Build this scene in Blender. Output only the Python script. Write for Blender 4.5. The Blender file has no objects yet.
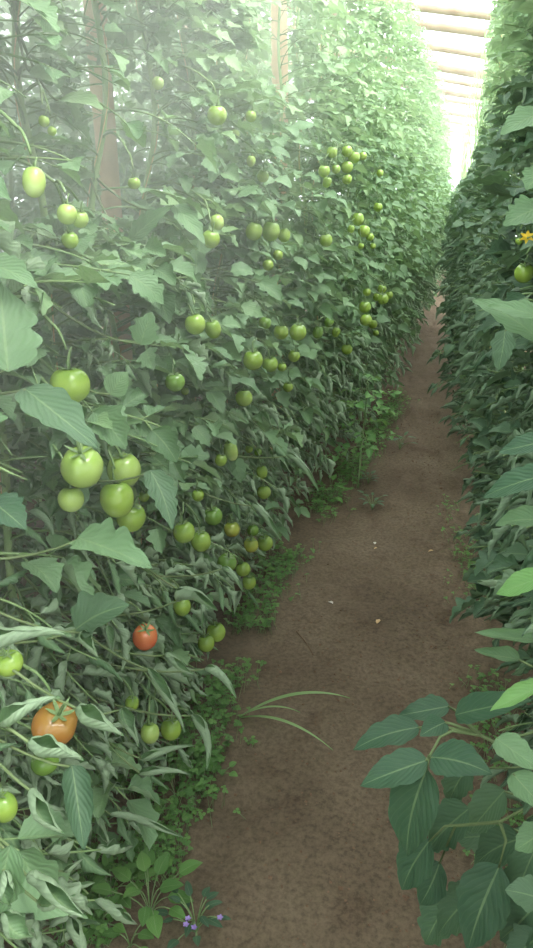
import bpy, math, random
import numpy as np

RNG = np.random.default_rng(11)
random.seed(11)
scene = bpy.context.scene
COL = scene.collection
PI = math.pi

# ------------------------------------------------------------------ camera
FPX, CX, CY, EYE = 737.0, 266.5, 474.0, 1.5
TH = math.atan(284 / FPX)
PSI = math.atan((450 - CX) / FPX * math.cos(TH))
FWD = np.array([-math.sin(PSI) * math.cos(TH), math.cos(PSI) * math.cos(TH), -math.sin(TH)])
RGT = np.array([math.cos(PSI), math.sin(PSI), 0.0])
UPV = np.cross(RGT, FWD)
CAM = np.array([0, 0, EYE])


def ray(u, v):
    return RGT * ((u - CX) / FPX) + UPV * (-(v - CY) / FPX) + FWD


def at_z(u, v, z=0.0):
    d = ray(u, v)
    return CAM + d * ((z - EYE) / d[2])


def at_d(u, v, depth):
    return CAM + ray(u, v) * depth


def at_x(u, v, x):
    d = ray(u, v)
    return CAM + d * (x / d[0])


# edges of the trodden path (x of the foliage front as a function of distance)
LY = [0, 1.2, 2.0, 2.9, 3.7, 5.2, 8.1, 10.5, 11.5, 30]
LX = [-.5, -.5, -.55, -.52, -.40, -.24, -.09, -.01, .08, .10]
RY = [0, 1.2, 2.0, 3.3, 4.2, 5.0, 8.0, 10, 11.5, 30]
RX = [.22, .24, .21, .15, .07, .07, .07, .06, .03, .06]


def edge_l(y): return float(np.interp(y, LY, LX))
def edge_r(y): return float(np.interp(y, RY, RX))


def stem_l(y): return edge_l(y) - float(np.interp(y, [0, 3, 5, 9], [.29, .29, .32, .34]))
def stem_r(y): return edge_r(y) + .27


# ------------------------------------------------------------------ mesh builder
class MB:
    def __init__(self):
        self.v, self.lo, self.ar, self.uv, self.rn, self.mi = [], [], [], [], [], []
        self.n = 0

    def add(self, V, F, uv=None, rnd=0.5, mat=0):
        """V (n,3); F (m,3|4) int array; uv (n,2) per vertex; rnd scalar or (n,)"""
        V = np.asarray(V, float)
        if len(V) == 0: return
        for f in (F if isinstance(F, list) else [F]):
            f = np.asarray(f, int)
            if f.size == 0: continue
            self.lo.append((f + self.n).ravel())
            self.ar.append(np.full(len(f), f.shape[1]))
            self.mi.append(np.full(len(f), mat) if np.isscalar(mat) else np.asarray(mat))
        self.v.append(V)
        self.uv.append(np.zeros((len(V), 2)) if uv is None else uv)
        self.rn.append(np.full(len(V), rnd) if np.isscalar(rnd) else np.asarray(rnd))
        self.n += len(V)

    def build(self, name, mats, parent=None, origin=None, smooth=True):
        me = bpy.data.meshes.new(name)
        V = np.concatenate(self.v)
        o3 = np.zeros(3) if origin is None else np.asarray(origin, float)
        V = V - o3
        L = np.concatenate(self.lo)
        A = np.concatenate(self.ar)
        me.vertices.add(len(V)); me.vertices.foreach_set('co', V.ravel())
        me.loops.add(len(L)); me.loops.foreach_set('vertex_index', L.astype(np.int32))
        me.polygons.add(len(A))
        st = np.concatenate([[0], np.cumsum(A)[:-1]])
        me.polygons.foreach_set('loop_start', st.astype(np.int32))
        me.polygons.foreach_set('material_index', np.concatenate(self.mi).astype(np.int32))
        me.polygons.foreach_set('use_smooth', np.full(len(A), smooth))
        uvl = me.uv_layers.new(name='UVMap')
        uvl.data.foreach_set('uv', np.concatenate(self.uv)[L].ravel())
        r = np.concatenate(self.rn)[L]
        u2 = me.uv_layers.new(name='vary')
        u2.data.foreach_set('uv', np.stack([r, r], 1).ravel())
        me.update(calc_edges=True); me.validate()
        for m in (mats if isinstance(mats, (list, tuple)) else [mats]): me.materials.append(m)
        o = bpy.data.objects.new(name, me)
        COL.objects.link(o)
        if parent is not None: o.parent = parent
        elif origin is not None: o.location = o3
        return o


def tag(o, label=None, cat=None, group=None, kind=None):
    if label: o['label'] = label
    if cat: o['category'] = cat
    if group: o['group'] = group
    if kind: o['kind'] = kind
    return o


def empty(name, loc, label=None, cat=None, group=None):
    o = bpy.data.objects.new(name, None)
    o.empty_display_size = .05
    COL.objects.link(o)
    o.location = loc
    return tag(o, label, cat, group)


def norm(v):
    v = np.asarray(v, float)
    return v / max(np.linalg.norm(v), 1e-9)


def tube(P, R, n=6):
    P = np.asarray(P, float); m = len(P)
    R = np.broadcast_to(np.asarray(R, float), (m,))
    T = np.gradient(P, axis=0)
    T /= np.maximum(np.linalg.norm(T, axis=1, keepdims=True), 1e-9)
    ref = np.array([0.31, 0.9, 0.2]) if abs(T[0, 2]) > .7 else np.array([0, 0, 1.])
    A = np.cross(T, ref); A /= np.maximum(np.linalg.norm(A, axis=1, keepdims=True), 1e-9)
    B = np.cross(T, A)
    a = np.linspace(0, 2 * PI, n, endpoint=False)
    V = (P[:, None] + R[:, None, None] * (np.cos(a)[None, :, None] * A[:, None] + np.sin(a)[None, :, None] * B[:, None])).reshape(-1, 3)
    i = np.arange(m - 1)[:, None] * n; j = np.arange(n)[None]; k = (j + 1) % n
    F = np.stack([i + j, i + k, i + n + k, i + n + j], -1).reshape(-1, 4)
    caps = np.array([list(range(n))[::-1], [(m - 1) * n + q for q in range(n)]])
    return V, [F, caps]


def bez(p0, p1, p2, n=10):
    t = np.linspace(0, 1, n)[:, None]
    p0, p1, p2 = map(lambda p: np.asarray(p, float), (p0, p1, p2))
    return (1 - t) ** 2 * p0 + 2 * t * (1 - t) * p1 + t * t * p2


def vnoise(x, y, seed=0):
    def h(i, j):
        v = np.sin(i * 127.1 + j * 311.7 + seed * 74.7) * 43758.5453
        return v - np.floor(v)
    xi, yi = np.floor(x), np.floor(y)
    fx, fy = x - xi, y - yi
    fx = fx * fx * (3 - 2 * fx); fy = fy * fy * (3 - 2 * fy)
    return (h(xi, yi) * (1 - fx) + h(xi + 1, yi) * fx) * (1 - fy) + (h(xi, yi + 1) * (1 - fx) + h(xi + 1, yi + 1) * fx) * fy


# ------------------------------------------------------------------ materials
def mat(name):
    m = bpy.data.materials.new(name); m.use_nodes = True
    nt = m.node_tree; nt.nodes.clear()
    out = nt.nodes.new('ShaderNodeOutputMaterial')
    return m, nt, out


def N(nt, t, **kw):
    n = nt.nodes.new(t)
    for k, v in kw.items():
        if k.startswith('i_'):
            n.inputs[k[2:].replace('_', ' ')].default_value = v
        else:
            setattr(n, k, v)
    return n


def ramp(nt, stops, src):
    r = nt.nodes.new('ShaderNodeValToRGB')
    el = r.color_ramp.elements
    while len(el) < len(stops): el.new(.5)
    for e, (p, c) in zip(el, stops):
        e.position = p; e.color = (*c, 1)
    nt.links.new(src, r.inputs['Fac'])
    return r


def mth(nt, op, a, b=None):
    n = nt.nodes.new('ShaderNodeMath'); n.operation = op
    for i, x in enumerate((a, b)):
        if x is None: continue
        if isinstance(x, (int, float)): n.inputs[i].default_value = x
        else: nt.links.new(x, n.inputs[i])
    return n.outputs[0]


def mixc(nt, fac, a, b, blend='MIX'):
    n = nt.nodes.new('ShaderNodeMix'); n.data_type = 'RGBA'; n.blend_type = blend
    for s, x in ((n.inputs[0], fac), (n.inputs[6], a), (n.inputs[7], b)):
        if isinstance(x, (int, float)): s.default_value = x
        elif isinstance(x, tuple): s.default_value = (*x, 1)
        else: nt.links.new(x, s)
    return n.outputs[2]


def leaf_material(name, stops, under, transl, tw=.28, rough=.55, spec=.35):
    m, nt, out = mat(name); L = nt.links.new
    uv = N(nt, 'ShaderNodeUVMap', uv_map='UVMap'); vr = N(nt, 'ShaderNodeUVMap', uv_map='vary')
    s1 = N(nt, 'ShaderNodeSeparateXYZ'); L(uv.outputs[0], s1.inputs[0])
    s2 = N(nt, 'ShaderNodeSeparateXYZ'); L(vr.outputs[0], s2.inputs[0])
    base = ramp(nt, stops, s2.outputs[0]).outputs[0]
    geo = N(nt, 'ShaderNodeNewGeometry')
    nz = N(nt, 'ShaderNodeTexNoise', i_Scale=38.0, i_Detail=3.0)
    L(geo.outputs['Position'], nz.inputs['Vector'])
    base = mixc(nt, mth(nt, 'MULTIPLY', nz.outputs[0], .35), base, mixc(nt, .5, base, (.16, .23, .11)))
    au = mth(nt, 'ABSOLUTE', mth(nt, 'SUBTRACT', s1.outputs[0], .5))
    mid = mth(nt, 'LESS_THAN', au, .022)
    w = mth(nt, 'SINE', mth(nt, 'MULTIPLY', mth(nt, 'SUBTRACT', mth(nt, 'MULTIPLY', s1.outputs[1], 9.0), mth(nt, 'MULTIPLY', au, 7.0)), 2 * PI))
    vein = mth(nt, 'GREATER_THAN', w, .9)
    vv = mth(nt, 'MAXIMUM', mth(nt, 'MULTIPLY', mid, .42), mth(nt, 'MULTIPLY', vein, .07))
    top = mixc(nt, vv, base, (.25, .36, .17))
    und = mixc(nt, vv, mixc(nt, .75, base, under), (.32, .42, .24))
    colr = mixc(nt, geo.outputs['Backfacing'], top, und)
    bm = N(nt, 'ShaderNodeBump', i_Strength=.35, i_Distance=.004)
    hgt = mth(nt, 'ADD', mth(nt, 'MULTIPLY', w, -.22), mth(nt, 'MULTIPLY', nz.outputs[0], 1.2))
    L(hgt, bm.inputs['Height'])
    p = N(nt, 'ShaderNodeBsdfPrincipled'); p.inputs['Roughness'].default_value = rough
    p.inputs['Specular IOR Level'].default_value = spec
    L(colr, p.inputs['Base Color']); L(bm.outputs[0], p.inputs['Normal'])
    t = N(nt, 'ShaderNodeBsdfTranslucent')
    L(mixc(nt, .5, base, transl), t.inputs['Color'])
    mx = N(nt, 'ShaderNodeMixShader'); mx.inputs[0].default_value = tw
    L(p.outputs[0], mx.inputs[1]); L(t.outputs[0], mx.inputs[2]); L(mx.outputs[0], out.inputs['Surface'])
    return m


def simple_mat(name, stops, scale=20., rough=.6, spec=.3, bump=.2, bscale=None, coord='Object', detail=4, dist=.005):
    m, nt, out = mat(name); L = nt.links.new
    tc = N(nt, 'ShaderNodeTexCoord')
    nz = N(nt, 'ShaderNodeTexNoise', i_Scale=scale, i_Detail=float(detail))
    L(tc.outputs[coord], nz.inputs['Vector'])
    c = ramp(nt, stops, nz.outputs[0])
    p = N(nt, 'ShaderNodeBsdfPrincipled'); p.inputs['Roughness'].default_value = rough
    p.inputs['Specular IOR Level'].default_value = spec
    L(c.outputs[0], p.inputs['Base Color'])
    if bump:
        nb = N(nt, 'ShaderNodeTexNoise', i_Scale=bscale or scale * 3, i_Detail=5.0)
        L(tc.outputs[coord], nb.inputs['Vector'])
        b = N(nt, 'ShaderNodeBump', i_Strength=bump, i_Distance=dist)
        L(nb.outputs[0], b.inputs['Height']); L(b.outputs[0], p.inputs['Normal'])
    L(p.outputs[0], out.inputs['Surface'])
    return m


M = {}
M['leaf'] = leaf_material('tomato_leaf', [(0, (.082, .160, .076)), (.35, (.118, .215, .104)), (.7, (.155, .268, .136)), (1, (.190, .310, .140))],
                          (.29, .38, .25), (.20, .33, .08))
M['leaf_top'] = leaf_material('young_toplit_leaf', [(0, (.16, .29, .135)), (.5, (.225, .365, .185)), (1, (.29, .42, .21))],  # young leaves paler by nature, with overhead light put into the colour too
                              (.25, .33, .20), (.25, .38, .14), tw=.36)
M['leaf_dark'] = leaf_material('shade_toned_leaf', [(0, (.040, .092, .050)), (.5, (.064, .130, .072)), (1, (.105, .180, .098))],  # darker copy of the tomato leaf; the right row's shade put into its colour
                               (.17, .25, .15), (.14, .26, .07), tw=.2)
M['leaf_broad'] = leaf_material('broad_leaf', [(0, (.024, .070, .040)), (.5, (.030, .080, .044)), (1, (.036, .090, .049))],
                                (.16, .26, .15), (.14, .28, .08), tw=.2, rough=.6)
M['leaf_bright'] = leaf_material('bright_leaf', [(0, (.11, .29, .09)), (.5, (.14, .32, .10)), (1, (.20, .36, .12))],
                                 (.28, .40, .18), (.3, .5, .1), tw=.35)
M['weed'] = leaf_material('weed_leaf', [(0, (.06, .16, .035)), (.5, (.085, .21, .045)), (1, (.13, .27, .06))],
                          (.18, .32, .1), (.2, .42, .06), tw=.25)
M['stem'] = simple_mat('tomato_stem', [(.3, (.12, .20, .075)), (.55, (.165, .25, .10)), (.8, (.21, .28, .12))], 14, .6, .3, .15)
M['stem_main'] = simple_mat('main_stem', [(.3, (.20, .31, .12)), (.55, (.27, .38, .16)), (.8, (.34, .42, .20))], 14, .6, .3, .15)
M['stem_old'] = simple_mat('old_stem', [(.3, (.10, .15, .06)), (.6, (.15, .20, .09))], 22, .75, .2, .3)
M['twine'] = simple_mat('jute_twine', [(.3, (.42, .30, .15)), (.6, (.58, .44, .24))], 60, .9, .1, .4, 200)
M['bamboo'] = simple_mat('bamboo_pole', [(.25, (.22, .15, .085)), (.55, (.30, .22, .13)), (.8, (.37, .28, .18))], 7, .6, .3, .15)
M['post'] = simple_mat('weathered_post', [(.25, (.42, .28, .17)), (.5, (.54, .38, .24)), (.8, (.62, .47, .32))], 9, .75, .2, .3)


def tomato_mat(name, base, shoulder, blotch, spread=.35):
    m, nt, out = mat(name); L = nt.links.new
    tc = N(nt, 'ShaderNodeTexCoord')
    sp = N(nt, 'ShaderNodeSeparateXYZ'); L(tc.outputs['Object'], sp.inputs[0])
    nz = N(nt, 'ShaderNodeTexNoise', i_Scale=2.2, i_Detail=2.0); L(tc.outputs['Object'], nz.inputs['Vector'])
    zz = mth(nt, 'ADD', sp.outputs[2], mth(nt, 'MULTIPLY', mth(nt, 'SUBTRACT', nz.outputs[0], .5), .35))
    r = ramp(nt, [(.0, blotch), (.30, base), (.62, base), (.95, shoulder)], mth(nt, 'ADD', zz, .5))
    p = N(nt, 'ShaderNodeBsdfPrincipled'); p.inputs['Roughness'].default_value = .24
    p.inputs['Specular IOR Level'].default_value = .5
    p.inputs['Subsurface Weight'].default_value = .12
    p.inputs['Subsurface Radius'].default_value = (.02, .02, .008)
    p.inputs['Subsurface Scale'].default_value = .4
    L(r.outputs[0], p.inputs['Base Color']); L(p.outputs[0], out.inputs['Surface'])
    return m


M['tom_green'] = tomato_mat('green_tomato_skin', (.25, .37, .060), (.16, .28, .045), (.33, .45, .11))
M['tom_pale'] = tomato_mat('pale_green_tomato_skin', (.33, .45, .115), (.24, .37, .08), (.42, .53, .19))
M['tom_dark'] = tomato_mat('dark_green_tomato_skin', (.15, .27, .045), (.10, .21, .035), (.20, .33, .065))
M['tom_brown'] = tomato_mat('turning_tomato_skin', (.33, .36, .06), (.22, .30, .05), (.46, .33, .07))
M['tom_red'] = tomato_mat('red_tomato_skin', (.58, .135, .055), (.53, .17, .06), (.60, .125, .05))
M['tom_orange'] = tomato_mat('orange_tomato_skin', (.31, .135, .028), (.26, .16, .035), (.36, .13, .028))


def soil_material():
    m, nt, out = mat('bare_brown_soil'); L = nt.links.new
    geo = N(nt, 'ShaderNodeNewGeometry'); pos = geo.outputs['Position']
    def nz(s, d=4., rgh=.6):
        n = N(nt, 'ShaderNodeTexNoise', i_Scale=s, i_Detail=d, i_Roughness=rgh); L(pos, n.inputs['Vector']); return n.outputs[0]
    big, midn, fine, grit = nz(2.2), nz(11., 5.), nz(70., 5., .7), nz(240., 3., .8)
    c = ramp(nt, [(.3, (.094, .071, .046)), (.5, (.132, .102, .066)), (.72, (.166, .131, .088))], big).outputs[0]
    c = mixc(nt, mth(nt, 'MULTIPLY', midn, .5), c, (.136, .101, .066))
    damp = ramp(nt, [(.56, (0, 0, 0)), (.70, (1, 1, 1))], nz(5.5, 6., .65)).outputs[0]
    c = mixc(nt, mth(nt, 'MULTIPLY', damp, .55), c, (.062, .038, .024))
    sp = ramp(nt, [(.36, (.64, .64, .64)), (.55, (1, 1, 1)), (.72, (1.18, 1.16, 1.13))], fine).outputs[0]
    c = mixc(nt, 1.0, c, sp, 'MULTIPLY')
    b = N(nt, 'ShaderNodeBump', i_Strength=.55, i_Distance=.01)
    L(mth(nt, 'ADD', mth(nt, 'MULTIPLY', midn, 1.0), mth(nt, 'ADD', mth(nt, 'MULTIPLY', fine, .6), mth(nt, 'MULTIPLY', grit, .25))), b.inputs['Height'])
    p = N(nt, 'ShaderNodeBsdfPrincipled'); p.inputs['Roughness'].default_value = .95; p.inputs['Specular IOR Level'].default_value = .15
    L(c, p.inputs['Base Color']); L(b.outputs[0], p.inputs['Normal']); L(p.outputs[0], out.inputs['Surface'])
    return m


M['soil'] = soil_material()
M['clod'] = simple_mat('soil_clod', [(.3, (.10, .062, .038)), (.7, (.19, .125, .08))], 30, .95, .1, .4)


def film_material():
    m, nt, out = mat('greenhouse_plastic_film'); L = nt.links.new
    t = N(nt, 'ShaderNodeBsdfTransparent'); t.inputs[0].default_value = (.97, .98, 1, 1)
    d = N(nt, 'ShaderNodeBsdfTranslucent'); d.inputs[0].default_value = (.95, .97, .97, 1)
    x = N(nt, 'ShaderNodeMixShader'); x.inputs[0].default_value = .35
    L(t.outputs[0], x.inputs[1]); L(d.outputs[0], x.inputs[2]); L(x.outputs[0], out.inputs['Surface'])
    return m


M['film'] = film_material()


def flat_mat(name, c, rough=.7):
    m, nt, out = mat(name)
    p = N(nt, 'ShaderNodeBsdfPrincipled'); p.inputs['Base Color'].default_value = (*c, 1); p.inputs['Roughness'].default_value = rough
    nt.links.new(p.outputs[0], out.inputs['Surface'])
    return m


M['yellow'] = simple_mat('yellow_petal', [(.3, (.80, .55, .05)), (.7, (.9, .68, .1))], 40, .6, .2, 0)
M['violet'] = simple_mat('violet_petal', [(.3, (.20, .13, .36)), (.7, (.30, .22, .46))], 40, .6, .2, 0)
M['dry'] = simple_mat('dry_leaf', [(.3, (.42, .27, .13)), (.7, (.60, .44, .25))], 40, .8, .2, .3)
M['drywhite'] = simple_mat('bleached_flake', [(.3, (.55, .50, .42)), (.7, (.72, .68, .60))], 40, .8, .2, .3)


# ------------------------------------------------------------------ leaflets and compound leaves
def leaflet(L, W, nu, nv, fold=.25, droop=.5, roll=0., lobe=.18, wave=.02, nl=5, seed=0, smoothw=False):
    """one leaflet, base at the origin, running along +Y, face up; a grid of (nu+1) x (nv+1)"""
    r = np.random.default_rng(seed)
    t = np.linspace(0, 1, nu + 1)
    ang = droop * (t ** 1.3) - .12 * droop
    dy, dz = np.cos(ang), -np.sin(ang)
    yy = np.concatenate([[0], np.cumsum((dy[1:] + dy[:-1]) / 2)]) / nu * L
    zz = np.concatenate([[0], np.cumsum((dz[1:] + dz[:-1]) / 2)]) / nu * L
    w = np.sin(PI * np.clip(t, 0, 1) ** .60) ** (.85 if not smoothw else .8)
    if lobe > 0:                              # teeth: swelling slowly, cut back sharply towards the tip
        ph = (t * nl * .92 + r.uniform(0, .3)) % 1.0
        w = w * (1 - lobe * .5 + lobe * 1.1 * np.sin(PI * ph ** .7)) * (1 + .25 * lobe * np.sin(t * 17 + seed))
    w = np.maximum(w, .015) * W / 2
    s = np.linspace(-1, 1, nv + 1)
    a = s[None] * w[:, None]
    k = 0
    if abs(roll) > 1e-3:                      # edges curl round by the same angle all along, so a rolled leaf tapers like a cigar
        k = roll / (np.maximum(w, (.22 if abs(roll) > 1 else .8) * W / 2)[:, None])
        k = k * (1 + .18 * np.sin(t * 7 + seed))[:, None]
        lat, up = np.sin(a * k) / k, (1 - np.cos(a * k)) / k
    else:
        lat, up = a, np.zeros_like(a)
    up = up + fold * np.abs(a) + wave * L * np.sin(t[:, None] * 11 + s[None] * 2 + seed) * np.abs(s[None]) ** 1.5
    if abs(roll) > 1.2: lat = lat + .25 * W * np.sin(t * 2.6 + seed)[:, None] * t[:, None]
    if wave > 0 and nv >= 4:                  # puckered between the veins
        up = up + .55 * wave * L * np.sin(t[:, None] * 26 - np.abs(s[None]) * 5 + seed) * np.sin(PI * np.abs(s[None]))
    asym = r.uniform(-.04, .04) * L * np.sin(t * PI)
    Y = yy[:, None] + dz[:, None] * -1 * up * .6 + (.14 if abs(roll) < 1 else .0) * np.abs(a)
    Z = zz[:, None] + dy[:, None] * up
    X = lat + asym[:, None]
    V = np.stack([X, Y, Z], -1).reshape(-1, 3)
    uv = np.stack([np.broadcast_to(s * .5 + .5, a.shape), np.broadcast_to(t[:, None], a.shape)], -1).reshape(-1, 2)
    i = np.arange(nu)[:, None] * (nv + 1); j = np.arange(nv)[None]
    F = np.stack([i + j, i + j + 1, i + nv + 2 + j, i + nv + 1 + j], -1).reshape(-1, 4)
    return V, F, uv


def rotz(a): c, s = math.cos(a), math.sin(a); return np.array([[c, -s, 0], [s, c, 0], [0, 0, 1.]])
def rotx(a): c, s = math.cos(a), math.sin(a); return np.array([[1, 0, 0], [0, c, -s], [0, s, c]])
def roty(a): c, s = math.cos(a), math.sin(a); return np.array([[c, 0, s], [0, 1, 0], [-s, 0, c]])


class Proto:
    """a compound leaf of unit rachis length; pieces flattened into arrays"""
    def __init__(self, seed, lod, style):
        r = np.random.default_rng(seed)
        nu, nv, nt_, rs = {0: (14, 6, 5, 8), 1: (9, 4, 4, 5), 2: (5, 2, 3, 4)}[lod]
        V, F, U, MI, PID, RN = [], [], [], [], [], []
        nn = 0
        pitch0 = {'flat': .35, 'roll': .25, 'young': .6, 'semi': .35}[style] + r.uniform(-.15, .15)
        dp = {'flat': .75, 'roll': 1.2, 'young': .7, 'semi': .9}[style] + r.uniform(-.2, .25)
        m = 12
        t = np.linspace(0, 1, m)
        a = pitch0 - dp * t
        side = r.uniform(-.25, .25) * t ** 2
        P = np.stack([np.sin(side) * t, np.cumsum(np.cos(a)) / m, np.cumsum(np.sin(a)) / m], -1)
        P -= P[0]
        v, f = tube(P, np.linspace(.012, .005, m), nt_)
        V.append(v); U.append(np.zeros((len(v), 2))); PID.append(np.zeros(len(v), int)); RN.append(np.full(len(v), .5))
        for q in f:
            if q.shape[1] == 4 and len(q) > 2: F.append(q); MI.append(np.ones(len(q), int))
        nn = len(v)
        pairs = 3 if style == 'young' else r.choice([3, 4, 4])
        tt = np.linspace(.28, .86, pairs)
        items = [(1.0, 0, 1.0)]
        for q, x in enumerate(tt):
            for sd in (-1, 1):
                items.append((x + r.uniform(-.04, .04), sd, (.72 + .22 * math.sin(PI * (q + .6) / pairs)) * r.uniform(.85, 1.12)))
            if lod < 2 and q and r.random() < .5:
                items.append((x - .5 * (tt[1] - tt[0]), r.choice([-1, 1]), .28))
        pid = 1
        for (x, sd, sz) in items:
            k = min(int(x * (m - 1)), m - 2); fr = x * (m - 1) - k
            pos = P[k] * (1 - fr) + P[min(k + 1, m - 1)] * fr
            ax = a[min(k, m - 1)]
            Ln = {0: .29, 1: .275, 2: .30}[lod] * sz * r.uniform(.9, 1.12)
            Wd = Ln * {'flat': .68, 'roll': .62, 'young': .58, 'semi': .64}[style] * r.uniform(.85, 1.2)
            roll = {'flat': r.uniform(-.25, .35), 'roll': r.choice([1, 1, 1, 1, -1]) * r.uniform(2.6, 3.7), 'young': r.uniform(-.1, .5), 'semi': r.uniform(.2, 1.5)}[style]
            fold = {'flat': r.uniform(.05, .4), 'roll': .1, 'young': r.uniform(.2, .5), 'semi': r.uniform(.1, .4)}[style]
            droop = {'flat': r.uniform(.2, 1.0), 'roll': r.uniform(-.2, .8), 'young': r.uniform(.1, .7), 'semi': r.uniform(.1, .9)}[style]
            v, f, u = leaflet(Ln, Wd, nu, nv + (2 if style == 'roll' else 0), fold, droop, roll, r.uniform(.25, .6), .022, r.integers(3, 6), int(r.integers(1e6)))
            pl = .09 * sz if sd else .0
            v = v + np.array([0, pl, 0])
            tw = r.uniform(-.6, .6)
            ang = sd * -(r.uniform(.85, 1.25)) if sd else r.uniform(-.15, .15)
            dpch = ax * .6 - {'flat': r.uniform(-.25, .4), 'semi': r.uniform(-.2, .6), 'roll': r.uniform(-.15, .7), 'young': r.uniform(-.3, .35)}[style]
            R = rotz(ang) @ rotx(dpch * (1 if not sd else .75) - (.2 if (style == 'roll') else 0)) @ roty(tw)
            v = v @ R.T + pos
            V.append(v); F.append(f + nn); U.append(u); MI.append(np.zeros(len(f), int))
            PID.append(np.full(len(v), pid)); RN.append(np.full(len(v), np.clip(r.normal(0, .18), -.5, .5)))
            nn += len(v); pid += 1
            if sd and lod < 2:
                v, f = tube(np.stack([pos, pos + R @ np.array([0, pl * 1.05, 0])]), [.0055, .004], 3)
                V.append(v); F.append(f[0] + nn); U.append(np.zeros((len(v), 2))); MI.append(np.ones(len(f[0]), int))
                PID.append(np.full(len(v), pid - 1)); RN.append(np.full(len(v), .0)); nn += len(v)
        self.V, self.F = np.concatenate(V), np.concatenate(F)
        self.U, self.MI, self.PID, self.RN = np.concatenate(U), np.concatenate(MI), np.concatenate(PID), np.concatenate(RN)
        self.npid = pid
        self.Fpid = self.PID[self.F[:, 0]]


PROTO = {(lod, st): [Proto(100 * lod + 17 * i + hash_, lod, st) for i in range(9)]
         for lod in (0, 1, 2) for st, hash_ in (('flat', 1000), ('roll', 2000), ('young', 3000), ('semi', 4000))}

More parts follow.
